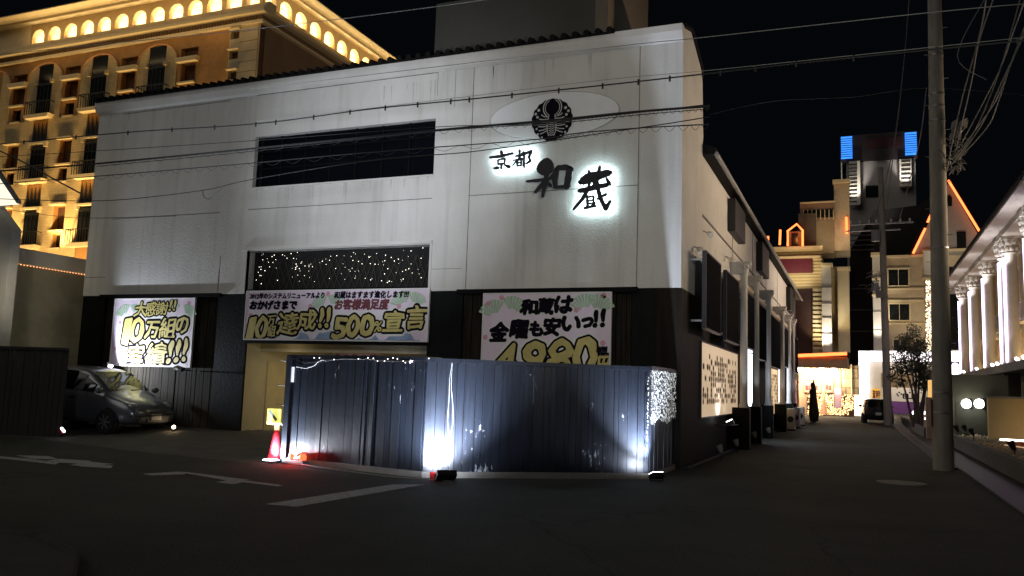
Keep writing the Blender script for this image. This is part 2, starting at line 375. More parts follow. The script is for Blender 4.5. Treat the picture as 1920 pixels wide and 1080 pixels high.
# right gable end of the front block
ge = MB(); YB = 19.42
prof = [(FY+.006, 3.66), (YB, 3.66), (YB, 7.35), (19.5, 7.6), (19.34, 8.9), (19.2, 9.10), (17.85, 9.5), (FY+.006, 9.24)]
ge.prism([(XR-.4, y, z) for y, z in prof][::-1], (.404, 0, 0)); ge.build('gable_wall', smooth_white, B, bevel=.015)
MB().prism([(XR-.05, FY, 9.25), (XR-.05, 17.85, 9.51), (XR-.05, 17.85, 9.57), (XR-.05, FY-.03, 9.31)], (.11, 0, 0)).prism([(XR-.05, 17.85, 9.51), (XR-.05, 19.25, 9.08), (XR-.05, 19.25, 9.14), (XR-.05, 17.85, 9.57)], (.11, 0, 0)).build('gable_coping', tile, B)
# side wing along the street
SW = -3.36; YE = 51.5; EZ = 7.2
MB().box(SW-.4, SW, YB, YE, 4.62, EZ).build('side_wall', smooth_white, B)
MB().box(SW-.4, SW+.01, FY+.62, YE, 0, 4.62).build('side_base_wall', mat('brown_black_cladding', (.014, .010, .007), .65, spec=.12, var=.5, vs=2, bump=.3, bs=12, stretch=(3, 3, .3)), B)
MB().box(XR-.5, XR+.02, FY+.005, YB, 0, 3.655).build('side_corner_base', mat('brown_black_cladding', (0, 0, 0)), B)
MB().prism([(SW+.32, YB+.0, 7.12), (SW+.32, YB, 7.28), (SW-3, YB, 8.6), (SW-3, YB, 8.4), (SW-.0, YB, 7.14)], (0, YE-YB+.3, 0)).build('side_roof', tile, B)
MB().cyl((SW+.34, YB, 7.12), (SW+.34, YE+.3, 7.12), .055).build('gutter_pipe', greycable, B)
m = MB()
for y in (24.6, 29.6, 34.2, 39.2, 45.0): m.box(SW-.003, SW+.012, y, y+.02, 4.7, 7.1)
m.box(SW-.003, SW+.03, YB, YE, 5.66, 5.70)
m.build('side_wall_joints', groove_m, B)
MB().box(SW-8, SW, YE-.3, YE, 0, 7.2).build('end_wall', smooth_white, B)
MB().box(XL, XL+.3, FY+.5, 30, 0, 9.2).build('left_wall', stucco, B)
MB().box(XL+.3, SW-.4, 19.6, 30, 7.0, 7.2).build('back_roof', tile, B)
# black wall boxes under the eaves
for (x0, y0, x1, y1) in ((1364, 365, 1384, 440), (1418, 455, 1431, 513), (1474, 543, 1480, 585)):
    a, b = S(x0, y1, SW), S(x1, y0, SW)
    MB().box(SW, SW+.22, a.y, b.y if b.y-a.y < 3 else a.y+2.4, a.z+.1, 7.02).build('shutter_box', plastic, B, bevel=.02)
# black window in front
wdw = MB().box(BX0, BX1, FY+.17, FY+.23, 6.43, 7.79); wd = wdw.build('window', glass, B)
fm = MB()
for k in range(8):
    x = BX0+(BX1-BX0)*k/7; fm.box(x-.02, x+.02, FY+.13, FY+.17, 6.43, 7.79)
for z in (6.46, 6.95, 7.40, 7.76): fm.box(BX0, BX1, FY+.14, FY+.175, z-.02, z+.02)
fm.build('window_frame', frame_m, wd)
# dark lattice screen below the spandrel
sb = MB().box(BX0, BX1, FY+.30, FY+.34, 3.66, 4.76).build('screen_backing', mat('screen_black', (.008, .008, .008), .9), B)
lt = MB()
for k in range(26):
    x = BX0+.1+(BX1-BX0-.2)*k/25
    for s_ in (-1, 1):
        a = Vector((x, FY+.22, 3.8)); b2 = a+Vector((s_*random.uniform(.15, .45), 0, .75))
        if BX0 < b2.x < BX1: lt.tube([a, b2], .008, 4)
lt.build('lattice', mat('dull_twigs', (.05, .045, .035), .8), sb)
MB().box(BX0+.12, BX1, FY-.06, FY+.1, 3.68, 3.76).build('banner_beam', frame_m, B)
MB().box(BX0+.12, BX1+.02, FY-.03, FY+.2, 2.40, 2.47).build('garage_lintel', frame_m, B)
# garage interior
gi = MB(); gx0, gx1, gy1 = BX0+.13, BX1+.02, 21.5
gi.box(gx0-.1, gx0, FY+.08, gy1, .0, 2.6).box(gx1+2, gx1+2.1, FY+.65, gy1, 0, 2.6).box(gx0, gx1+2, gy1-.1, gy1, 0, 2.6).box(gx0, gx1+2, FY+.2, gy1-.1, 2.45, 2.6)
gi.box(gx0, gx1, FY+.6, FY+.8, 2.22, 2.45)
gi.build('garage_interior', cream, B)
MB().box(gx0+.0, gx0+.04, FY+.9, FY+1.9, .2, 1.98).build('garage_door', mat('cream_door', (.66, .56, .34), .6), B)
MB().box(gx0+.0, gx0+.12, FY+1.95, FY+2.15, .1, 2.1).build('door_post', mat('brown_post', (.22, .15, .09), .6), B)
MB().box(gx0, gx1+2, FY+.6, gy1, .16, .2).build('garage_floor', conc, B)
lamp('AREA', (-12.2, 18.6, 2.38), (-12.2, 18.6, 0), 20, (1, .80, .42), 1.6, name='garage_light')
lamp('POINT', (-13.3, 17.35, 1.9), None, 3, (1, .85, .5), .2, name='garage_light')
# rooftop block
a, b2 = F(817, 12, 20.5), F(1170, 50, 20.5)
rb = MB(); rb.box(-11.25, -6.4, 20.5, 25, 7.2, 12.55); rb.build('rooftop_block', mat('rooftop_grey_render', (.065, .062, .054), .85, var=.15, vs=.8), B)
MB().box(-6.4, -6.05, 20.5, 25, 7.2, 14).build('rooftop_pier', mat('rooftop_pier_render', (.16, .13, .10), .8), B)
MB().prism([(-6.05, 21.2, 7.2), (-5.45, 21.2, 7.2), (-5.45, 21.2, 10.8), (-5.98, 21.2, 12.6), (-6.05, 21.2, 12.6)][::-1], (0, .15, 0)).build('rooftop_buttress', mat('rooftop_grey_render', (0, 0, 0)), B)
# oval sign field
m = MB(); cen = F(1037, 217, FY); m.prism([(cen.x+1.52*math.cos(t*math.tau/64), FY-.03, cen.z+.52*math.sin(t*math.tau/64)) for t in range(64)], (0, .035, 0)); m.build('oval_panel', oval_m, B)
MB().tube([(cen.x+1.53*math.cos(t*math.tau/64), FY-.02, cen.z+.53*math.sin(t*math.tau/64)) for t in range(65)], .007, 6).build('oval_rim', mat('rim_grey', (.34, .33, .31), .8), B)  # thin grey outline round the oval

# ---------------------------------------------------------------- lettering tools
GC = {}
def glyph(ch, off=0.):
    k = (ch, off)
    if k in GC: return GC[k]
    c = D.curves.new('t', 'FONT'); c.body = ch; c.resolution_u = 2; c.offset = off; c.size = 1
    o = D.objects.new('t', c); col.objects.link(o)
    dg = bpy.context.evaluated_depsgraph_get(); dg.update()
    me = D.meshes.new_from_object(o.evaluated_get(dg))
    V_ = [(v.co.x, v.co.y) for v in me.vertices]; Fc = [tuple(p.vertices) for p in me.polygons]
    D.meshes.remove(me); D.objects.remove(o); D.curves.remove(c)
    GC[k] = (V_, Fc); return GC[k]
def put(mb, ch, x0, x1, z0, z1, y, off=0., skew=0., grow=0., to=None):
    """fit the glyph string into the rectangle of wall plane y (or via to(u,v))"""
    V0 = glyph(ch, 0.)[0]
    if not V0: return
    ux = [v[0] for v in V0]; uy = [v[1] for v in V0]; a, b, c, d = min(ux), max(ux), min(uy), max(uy)
    V_, Fc = V0, glyph(ch, 0.)[1]
    sx = (x1-x0)/max(.05, b-a); sy = (z1-z0)/max(.05, d-c)
    dirs = [(0, 0)]
    if off > 0:
        nd = 6 if off < .035 else 12
        dirs += [(off*math.cos(k*math.tau/nd), off*math.sin(k*math.tau/nd)) for k in range(nd)]
        if off > .07: dirs += [(off*.55*math.cos(k*math.tau/6+.2), off*.55*math.sin(k*math.tau/6+.2)) for k in range(6)]
    for i, (dx, dz) in enumerate(dirs):
        P = []
        for u, v in V_:
            vz = (v-c)*sy; uu = (u-a)*sx; wob = .035*(z1-z0)*skew*8; X = x0+uu+skew*vz+dx+wob*math.sin(vz*17+x0*5+uu*9); Z = z0+vz+dz+wob*math.sin(uu*15+x0*3+vz*6)
            P.append((X, y-i*.00012, Z) if to is None else to(X, Z))
        mb.add(P, Fc)
def fan(mb, c, r, y, rot=0., sp=1.15, n=9):
    cx, cz = c
    for k in range(n-1):
        a0 = rot-sp/2*math.pi/2+k*sp*math.pi/2/(n-1)+.02; a1 = a0+sp*math.pi/2/(n-1)-.05
        mb.poly([(cx+math.sin(t)*q, y, cz+math.cos(t)*q) for t, q in ((a0, r*.3), (a1, r*.3), (a1, r), (a0, r))])

def banner(name, label, x0, x1, z0, z1, y, lines, extra):
    """printed banner: panel > print layers"""
    T = thing(name, label, 'banner', ((x0+x1)/2, y, z0), 'promotional banners on the front wall')
    MB().box(x0, x1, y, y+.05, z0, z1).build('panel', postbg, T)
    fr = MB(); e = .025
    fr.box(x0-e, x1+e, y-.012, y+.05, z1, z1+e).box(x0-e, x1+e, y-.012, y+.05, z0-e, z0).box(x0-e, x0, y-.012, y+.05, z0, z1).box(x1, x1+e, y-.012, y+.05, z0, z1)
    fr.build('frame', white, T)
    extra(T, y)
    back, core, lay = MB(), {}, 0
    halo = MB()
    for i, (ch, a, b, c, d, m_, ob, of, sk) in enumerate(lines):
        w_ = b-a
        if ob: put(back, ch, a, b, c, d, y-.006-.0003*(i % 3), ob, sk)
        if ob and (d-c) > .12: put(halo, ch, a, b, c, d, y-.002-.0002*(i % 3), ob*1.7, sk)
        if m_ not in core: core[m_] = MB()
        put(core[m_], ch, a, b, c, d, y-.010-.0003*(i % 3), of, sk)
    for mb in [halo, back]+list(core.values()): mb.v = [(min(max(v[0], x0+.01), x1-.01), v[1], min(max(v[2], z0+.01), z1-.01)) for v in mb.v]
    if halo.v: halo.build('lettering_halo', white, T)
    if back.v: back.build('lettering_outline', ink, T)
    for k, m_ in core.items(): m_.build('lettering', k, T)
    return T
def W(px0, py0, px1, py1):      # rectangle of the front wall seen at these corners
    cx, cyy = (px0+px1)/2, (py0+py1)/2
    return (F(px0, cyy, BY).x, F(px1, cyy, BY).x, F(cx, py1, BY).z, F(cx, py0, BY).z)
BY = FY-.07
def LN(ch, box, m_, ob, of, sk=.12):
    if ch in '!1': c_ = (box[0]+box[2])/2; h_ = (box[2]-box[0])*(.26 if ch == '!' else .42); box = (c_-h_, box[1], c_+h_, box[3])
    if ch == '!!': box = (box[0]+2, box[1], box[2]-2, box[3])
    return (ch, *W(*box), m_, (ob*1.55 if m_ is gold else ob*1.0+.0), of*.8, sk)
# banner 1 (small, over the parked car)
def ex1(T, y):
    m = MB(); fan(m, (-18.45, 3.05), .36, y-.003, -.5); m.build('fan_print', green, T); m = MB(); fan(m, (-18.1, 3.12), .3, y-.004, .2); m.build('fan_print', green, T); m = MB(); fan(m, (-16.75, 3.1), .34, y-.003, -.2); m.build('fan_print', green, T); m = MB(); fan(m, (-16.3, 3.05), .34, y-.004, .5); m.build('fan_print', green, T)
    for cx, cz in ((-18.7, 2.2), (-18.62, 2.9), (-16.25, 3.42), (-16.22, 2.0), (-17.0, 1.9)): MB().poly([(cx+.05*math.cos(k*math.tau/8), y-.004, cz+.05*math.sin(k*math.tau/8)) for k in range(8)]).build('flower_print', pink, T)
banner('thank_you_banner', 'square pastel banner glaring under its lamp above the parked silver car', -18.86, -16.06, 1.76, 3.54, BY,
  [LN('大', (252,567,275,594), gold, .03, .012), LN('感', (273,566,292,592), gold, .03, .008), LN('謝', (293,566,314,590), gold, .03, .008), LN('!!', (316,563,331,583), gold, .03, .012),
   LN('1', (228,598,243,645), gold, .05, .03), LN('0', (243,596,268,641), gold, .05, .03), LN('万', (272,603,297,634), gold, .045, .018), LN('組', (299,596,328,633), gold, .045, .014), LN('の', (329,595,352,624), gold, .045, .02),
   LN('実', (238,645,268,690), gold, .045, .018), LN('績', (272,643,309,690), gold, .045, .014), LN('!', (312,638,324,682), gold, .05, .03), LN('!', (326,636,337,680), gold, .05, .03), LN('!', (340,634,350,678), gold, .05, .03)], ex1)
# banner 2 (long, over the garage)
BXa, BXb = F(461, 590, BY).x, F(802, 590, BY).x
def ex2(T, y):
    m = MB(); fan(m, (-12.05, 3.25), .34, y-.003, -.5); m.build('fan_print', green, T); m = MB(); fan(m, (-11.75, 3.28), .32, y-.004, .4); m.build('fan_print', green, T); m = MB(); fan(m, (-9.75, 3.28), .4, y-.003, -.5); m.build('fan_print', green, T); m = MB(); fan(m, (-9.5, 3.3), .34, y-.004, .4); m.build('fan_print', green, T)
    m = MB()
    for a, b in ((-12.9, -11.5), (-11.1, -9.3)):
        m = MB(); m.poly([(a, y-.003, 2.50)]+[(a+(b-a)*k/12, y-.003, 2.62+.11*math.sin(k*.9)+.06*math.sin(k*2.1)) for k in range(13)]+[(b, y-.003, 2.50)]); m.build('wave_print', blue, T)
    for cx, cz in ((-14.2, 3.1), (-12.4, 3.32), (-11.9, 3.62), (-9.9, 3.3), (-14.25, 2.85)): MB().poly([(cx+.06*math.cos(k*math.tau/8), y-.004, cz+.06*math.sin(k*math.tau/8)) for k in range(8)]).build('flower_print', pink, T)
banner('long_banner', 'long pastel banner with gold lettering across the top of the garage opening', BXa, BXb, 2.50, 3.70, BY,
  [LN('2012年のシステムリニューアルより', (469,549,608,560), ink, .0, .012, .1), LN('和蔵はますます進化します!!!', (627,546,766,559), ink, .0, .012, .1),
   LN('おかげさまで', (469,564,556,580), ink, .0, .025, .1), LN('お客様満足度', (628,561,728,580), redink, .0, .02, .1),
   LN('1', (463,596,476,637), gold, .05, .03), LN('0', (478,594,500,636), gold, .05, .03), LN('万', (501,592,515,610), gold, .04, .01), LN('組', (502,611,516,630), gold, .04, .01),
   LN('達', (520,587,556,626), gold, .045, .018), LN('成', (558,582,592,618), gold, .045, .018), LN('!', (596,577,606,615), gold, .05, .03), LN('!', (609,576,619,614), gold, .05, .03),
   LN('5', (624,596,648,634), gold, .05, .035), LN('0', (649,591,672,632), gold, .05, .035), LN('0', (675,590,699,630), gold, .05, .035), LN('%', (701,603,715,622), gold, .03, .01),
   LN('宣', (719,584,755,622), gold, .045, .02), LN('言', (760,574,797,616), gold, .045, .02)], ex2)
# banner 3 (large, behind the fence)
B3a, B3b = F(906, 610, BY).x, F(1144, 610, BY).x
def ex3(T, y):
    m = MB(); fan(m, (-7.45, 3.02), .42, y-.003, -.35); m.build('fan_print', green, T); m = MB(); fan(m, (-7.05, 3.12), .4, y-.004, .3); m.build('fan_print', green, T); m = MB(); fan(m, (-5.35, 3.15), .4, y-.003, -.3); m.build('fan_print', green, T); m = MB(); fan(m, (-5.1, 3.12), .42, y-.004, .35); m.build('fan_print', green, T)
    m = MB(); m.poly([(B3a+.02, y-.003, 1.5)]+[(B3a+.02+.45*k/6, y-.003, 2.1-.05*k+.05*math.sin(k*2)) for k in range(7)]+[(B3a+.47, y-.003, 1.5)]); m.build('wave_print', blue, T)
    for cx, cz in ((-7.62, 3.35), (-7.66, 2.6), (-7.3, 3.48), (-5.55, 3.2), (-4.95, 2.5), (-4.95, 3.5), (-7.65, 2.05)): MB().poly([(cx+.06*math.cos(k*math.tau/8), y-.004, cz+.06*math.sin(k*math.tau/8)) for k in range(8)]).build('flower_print', pink, T)
banner('price_banner', 'large pastel price banner rising behind the right half of the dark fence', B3a, B3b, 1.2, 3.56, BY,
  [LN('和', (976,563,1006,589), ink, .03, .03), LN('蔵', (1009,560,1036,588), ink, .03, .02), LN('は', (1040,556,1072,586), ink, .03, .03),
   LN('金', (918,606,950,640), ink, .03, .025), LN('曜', (956,601,988,634), ink, .03, .018), LN('も', (992,604,1016,630), ink, .03, .03), LN('安', (1019,596,1048,628), ink, .03, .025), LN('い', (1053,594,1086,620), ink, .03, .03), LN('っ', (1090,596,1110,613), ink, .03, .03), LN('!', (1111,582,1120,612), ink, .03, .03), LN('!', (1124,580,1134,611), ink, .03, .03),
   LN('4', (928,645,964,705), gold, .05, .035), LN(',', (965,690,972,706), gold, .05, .03), LN('9', (977,642,1018,706), gold, .05, .04), LN('8', (1024,637,1068,706), gold, .05, .04), LN('0', (1074,631,1112,706), gold, .05, .04),
   LN('税別', (1118,650,1137,661), ink, .0, .02), LN('円', (1120,668,1140,700), gold, .05, .02)], ex3)

# small sign on the garage ceiling beam
sg = thing('garage_sign', 'small pink and red lettered sign hanging in the garage opening above the fence', 'sign', (-11.8, FY+.5, 2.1))
a, b2 = F(625, 668, FY+.5), F(714, 660, FY+.5)
MB().box(a.x, b2.x, FY+.50, FY+.53, 1.9, 2.2).build('panel', mat('salmon_panel', (.55, .32, .26), .6), sg)
m = MB()
for k, ch in enumerate('最安限定'):
    put(m, ch, a.x+.06+k*.25, a.x+.20+k*.25, 2.03, 2.17, FY+.495, .015)
put(m, '!ISM', a.x+1.08, b2.x-.05, 2.03, 2.17, FY+.495, .02)
m.build('lettering', redink, sg)

# ---------------------------------------------------------------- brush lettering of the roof sign
def c6(x, y): return F(880+x/4, 150+y/4, FY-.16)
def strokes(name, label, data, lit, blobs=()):
    T = thing(name, label, 'sign', c6(data[0][0][0][0], data[0][0][0][1]), 'brush-written characters of the wall sign')
    fm_, bk = MB(), MB()
    def ribbon(pts, ws, i):
        P = [Vector((c6(*p).x, c6(*p).z)) for p in pts]; Wd = [(w_*(1.12 if lit else 1)+(4 if lit else 0))/4/FPX*19*.5 for w_ in ws]
        # smooth
        Q, R_ = [], []
        for k in range(len(P)-1):
            for s_ in range(4):
                t_ = s_/4; Q.append(P[k].lerp(P[k+1], t_)); R_.append(Wd[k]*(1-t_)+Wd[k+1]*t_)
        Q.append(P[-1]); R_.append(Wd[-1])
        Lf, Rt = [], []
        for k, q in enumerate(Q):
            d = (Q[min(k+1, len(Q)-1)]-Q[max(k-1, 0)]).normalized(); nrm = Vector((-d.y, d.x))
            j = 1+random.uniform(-.07, .07)
            Lf.append(q+nrm*R_[k]*j); Rt.append(q-nrm*R_[k]*j)
        d0 = (Q[0]-Q[1]).normalized(); d1 = (Q[-1]-Q[-2]).normalized()
        capa = [Q[0]+d0*R_[0]*math.cos(t_)+Vector((-d0.y, d0.x))*R_[0]*math.sin(t_) for t_ in (-.8, 0, .8)]
        capb = [Q[-1]+d1*R_[-1]*math.cos(t_)+Vector((-d1.y, d1.x))*R_[-1]*math.sin(t_) for t_ in (-.8, 0, .8)]
        return Lf, Rt, capa, capb
    for i, (pts, ws) in enumerate(data):
        Lf, Rt, ca, cb_ = ribbon(pts, ws, i)
        y0 = FY-.17-.0015*i
        for k in range(len(Lf)-1):
            fm_.prism([(Lf[k].x, y0, Lf[k].y), (Lf[k+1].x, y0, Lf[k+1].y), (Rt[k+1].x, y0, Rt[k+1].y), (Rt[k].x, y0, Rt[k].y)], (0, .05, 0))
            if lit:
                f_ = .72
                bk.poly([(Lf[k].x*f_+Rt[k].x*(1-f_), FY-.112, Lf[k].y*f_+Rt[k].y*(1-f_)), (Lf[k+1].x*f_+Rt[k+1].x*(1-f_), FY-.112, Lf[k+1].y*f_+Rt[k+1].y*(1-f_)),
                         (Rt[k+1].x*f_+Lf[k+1].x*(1-f_), FY-.112, Rt[k+1].y*f_+Lf[k+1].y*(1-f_)), (Rt[k].x*f_+Lf[k].x*(1-f_), FY-.112, Rt[k].y*f_+Lf[k].y*(1-f_))])
        fm_.prism([(p.x, y0, p.y) for p in [Lf[0]]+ca[::-1]+[Rt[0]]], (0, .05, 0))
        fm_.prism([(p.x, y0, p.y) for p in [Lf[-1]]+cb_+[Rt[-1]]], (0, .05, 0))
    for bl in blobs:
        fm_.prism([(c6(*p).x, FY-.176, c6(*p).z) for p in bl], (0, .06, 0))
    fm_.build('letter_body', mat('black_sign_metal', (.010, .008, .014), .45, var=.1), T)
    if lit: bk.build('back_light', em('sign_back_light', (.72, .96, 1.), 75), T)
    return T
strokes('wall_character', 'black brush character 京, small, back-lit, leftmost of the wall sign',
  [([(155,580),(235,572),(322,550)],[10,18,12]), ([(238,538),(246,572)],[18,16]), ([(215,598),(218,632)],[10,10]), ([(215,600),(268,588),(262,628)],[8,10,10]), ([(216,631),(262,626)],[9,9]), ([(242,628),(240,666)],[14,9]), ([(188,663),(214,658)],[10,20]), ([(270,640),(298,650)],[14,22])], True)
strokes('wall_character', 'black brush character 都, small, back-lit, second of the wall sign',
  [([(345,572),(410,560)],[9,12]), ([(377,528),(374,590)],[12,10]), ([(326,602),(402,590)],[7,11]), ([(408,540),(372,588),(322,642)],[12,10,5]), ([(362,602),(358,645)],[10,9]), ([(360,602),(392,597),(388,642)],[8,10,10]), ([(362,622),(388,619)],[7,7]), ([(360,644),(388,640)],[8,8]), ([(414,545),(410,656)],[14,12]), ([(412,558),(466,534),(446,580)],[12,18,12]), ([(446,580),(460,604),(428,628)],[12,15,8])], True)
strokes('wall_character', 'heavy black brush character 和 without back light, its left part a fat drop',
  [([(430,760),(520,752),(600,740)],[16,26,20]), ([(582,690),(566,780),(548,872)],[34,34,20]), ([(570,752),(530,800),(492,842)],[30,28,18]), ([(568,750),(606,790)],[24,26]), ([(600,742),(640,700),(672,655)],[18,30,36]), ([(652,680),(640,745),(645,800)],[44,42,30]), ([(665,660),(720,655),(762,668)],[36,44,40]), ([(750,668),(742,735),(732,800)],[46,50,48]), ([(640,806),(740,798)],[22,26])], False,
  [[(590,583),(612,597),(628,625),(630,655),(618,685),(595,706),(565,716),(535,710),(512,693),(504,668),(512,640),(532,612),(560,590)]])
strokes('wall_character', 'large black brush character 蔵, glowing back-lit, rightmost of the wall sign',
  [([(845,760),(900,735),(975,715),(1046,695)],[50,66,56,42]), ([(896,685),(905,735)],[16,22]), ([(978,650),(965,715)],[14,26]), ([(1030,740),(1048,776)],[14,28]), ([(908,760),(890,815)],[16,14]), ([(945,752),(926,800)],[16,14]), ([(830,832),(920,812),(1025,788)],[30,34,30]), ([(885,830),(850,892),(782,970)],[24,22,10]), ([(958,745),(965,820),(985,890),(1022,965)],[18,24,24,26]), ([(1022,965),(1056,910)],[28,14]), ([(958,895),(1024,858)],[8,18]), ([(884,872),(888,958)],[14,14]), ([(884,880),(932,870),(934,938)],[10,12,10]), ([(888,908),(932,902)],[9,9]), ([(886,930),(946,924)],[9,11]), ([(866,962),(948,944)],[12,16])], True)
# round emblem
ec = c6(607, 285); er = .475
E_ = thing('round_emblem', 'black round crest of a horned beetle on the pale oval above the wall sign', 'emblem', (ec.x, FY-.1, ec.z-er))
m = MB(); m.prism([(ec.x+er*(1+.025*math.sin(t*1.5))*math.cos(t*math.tau/72), FY-.06, ec.z+er*1.0*(1+.025*math.sin(t*1.5))*math.sin(t*math.tau/72)) for t in range(72)], (0, .035, 0)); m.build('disc', ink, E_)
m = MB()
def ep(x, y): return Vector((ec.x+x/150*er, FY-.064, ec.z+y/150*er))
def eline(pts, r=3.2):
    P = [ep(*p) for p in pts]; rr = r/150*er
    for k in range(len(P)-1):
        d = (P[k+1]-P[k]).normalized(); nn = Vector((-d.z, 0, d.x))*rr
        m.poly([P[k]+nn, P[k+1]+nn, P[k+1]-nn, P[k]-nn])
for r_, a0 in ((68, .35), (54, .42)):
    eline([(3+r_*math.sin(a), 85+r_*math.cos(a)*1.05) for a in [a0+k*(2.7-a0)/14 for k in range(15)]], 3.5 if r_ == 68 else 2.2); eline([(3-r_*math.sin(a), 85+r_*math.cos(a)*1.05) for a in [a0+k*(2.7-a0)/14 for k in range(15)]], 3.5 if r_ == 68 else 2.2)
for s_ in (-1, 1):
    for dx, dy, q in ((100, 75, 11), (122, 50, 10), (108, 25, 10), (112, -60, 8), (102, -100, 8), (70, -125, 7)): m.poly([ep(s_*dx+q*math.cos(k*math.tau/10), dy+q*math.sin(k*math.tau/10)) for k in range(10)])
    for y0, x1, y1 in ((20, 80, 40), (5, 95, 10), (-20, 85, -8), (-30, 130, -28), (-45, 100, -45), (-60, 95, -75), (-75, 85, -100)):
        eline([(s_*26, y0), (s_*60, (y0+y1)/2-4), (s_*x1, y1)], 3.4)
    eline([(s_*22, 35), (s_*26, 0), (s_*34, -40), (s_*30, -90), (s_*18, -120)], 3)
for k in range(7):
    zz = -22-k*15; eline([(-26+k*1.5, zz+5), (0, zz-5), (26-k*1.5, zz+5)], 2.6)
m.build('crest_lines', mat('pale_crest_paint', (.5, .5, .49), .7), E_)
m = MB(); m.poly([ep(*p)+Vector((0, -.004, 0)) for p in ((-6, 80), (3, 88), (12, 80), (28, 65), (16, 45), (22, 10), (14, -14), (-8, -14), (-16, 10), (-10, 45), (-22, 65))]); m.build('crest_head', ink, E_)

st = MB(); random.seed(31)
for (xa, xb, zt_, n_) in ((BX0+.1, BX1-.1, 6.385, 16), (-11, -9.2, 8.75, 7), (-8.2, -4.3, 8.9, 9), (-14.4, -9.3, 4.74, 0), (-20, -15, 8.9, 8)):
    for k in range(n_):
        x = random.uniform(xa, xb); w_ = random.uniform(.01, .03); h_ = random.uniform(.15, .7)
        st.poly([(x-w_, FY-.0022, zt_), (x+w_, FY-.0022, zt_), (x+w_*.5, FY-.0022, zt_-h_*.6), (x, FY-.0022, zt_-h_), (x-w_*.6, FY-.0022, zt_-h_*.55)])
st.build('rain_stains', mat('rain_stain', (.50, .49, .46), .9, var=.2), B, kind='stuff')

# ---------------------------------------------------------------- fairy lights behind the screen
fl = thing('fairy_lights', 'tiny white fairy lights scattered over the dark screen above the long banner', 'fairy lights', (-11.8, FY+.2, 3.8))
m = MB(); random.seed(3)
for k in range(125):
    px_, py_ = random.uniform(478, 800), 0
    p = F(px_, 500, FY+.2); z = 4.72-abs(random.gauss(0, .42)) if random.random() < .6 else random.uniform(3.9, 4.7)
    if z < 3.85: continue
    m.sphere((p.x, FY+.2, z), random.choice((.005, .007, .009)), 5)
m.build('bulbs', em('fairy_bulb', (1, .93, .8), 4), fl, kind='stuff')
m = MB()
for k in range(5): m.tube([(BX0+.05+(BX1-BX0-.1)*t/20, FY+.21, 4.66-.16*k+.07*math.sin(t*1.9+k)) for t in range(21)], .003, 4)
m.build('string', cable_m, fl)

# ================================================================ FENCE
fence = thing('black_board_fence', 'tall blue-black vertical board fence with peeling paint in front of the garage', 'fence', (-6.5, 12.4, 0))
PA, PB, PC, PD = Vector((-9.85, 12.90)), Vector((-6.65, 12.36)), Vector((-3.45, 14.75)), Vector((-3.45, 16.95))
def panel(p, q, name, h0, h1, sgn=1):
    m = MB(); d = (q-p); Ln = d.length; d.normalize(); nrm = Vector((d.y, -d.x))
    s_ = 0; k = 0
    while s_ < Ln-.02:
        w_ = random.choice((.09, .13, .17, .19, .19)); e = min(Ln, s_+w_); o_ = random.uniform(0, .014); h = h0+(h1-h0)*s_/Ln
        a = p+d*(s_+.004)+nrm*o_; b = p+d*(e-.004)+nrm*(o_+random.uniform(-.006, .006)); bk_ = nrm*-.03
        zb = .06
        m.prism([(a.x, a.y, zb), (b.x, b.y, zb), ((b+bk_).x, (b+bk_).y, zb), ((a+bk_).x, (a+bk_).y, zb)], (0, 0, h-.05-zb)); s_ = e; k += 1
    o = m.build(name, fencem, fence)
    m = MB(); a, b = p-d*.02, q+d*.02
    m.obox(((a.x+b.x)/2, (a.y+b.y)/2, (h0+h1)/2-.02), (d.x, d.y, 0), (nrm.x, nrm.y, 0), (0, 0, 1), (b-a).length/2, .055, .035)
    m.build('top_rail', fencem, fence)
    m = MB(); m.obox(((a.x+b.x)/2-nrm.x*.04, (a.y+b.y)/2-nrm.y*.04, .05), (d.x, d.y, 0), (nrm.x, nrm.y, 0), (0, 0, 1), (b-a).length/2, .08, .05)
    m.build('plinth', conc, fence)
    return o
panel(PA, PB, 'board_panel', 1.99, 1.95); panel(PB, PC, 'board_panel', 1.95, 1.95); panel(PC, PD, 'board_panel', 1.95, 1.98)
MB().obox((-9.83, 12.95, 1.0), (1, .2, 0), (-.2, 1, 0), (0, 0, 1), .05, .14, .97).build('end_post', fencem, fence)
m = MB()
for k in range(5): m.tube([(-9.9, 12.92, 1.86-.36*k-.1*(k > 0)), (-10.06-.02*k, 12.9, 1.88-.36*k-.1*(k > 0))], .008, 4)
m.build('end_hooks', metal, fence)
a = G(541, 868, 0)
d01 = (PB-PA).normalized(); n01 = Vector((d01.y, -d01.x))
def fpnt(s_, z, off=.03): q = PA+d01*s_+n01*off; return Vector((q.x, q.y, z))
d12 = (PC-PB).normalized(); n12 = Vector((d12.y, -d12.x))
def fpnt2(s_, z, off=.03): q = PB+d12*s_+n12*off; return Vector((q.x, q.y, z))
MB().obox(fpnt(.13, 1.62), (*d01, 0), (*n01, 0), (0, 0, 1), .035, .004, .14).build('white_reflector', em('reflector_shine', (.8, .85, 1), .9), fence)  # its shine is put in as emission, no lamp inside
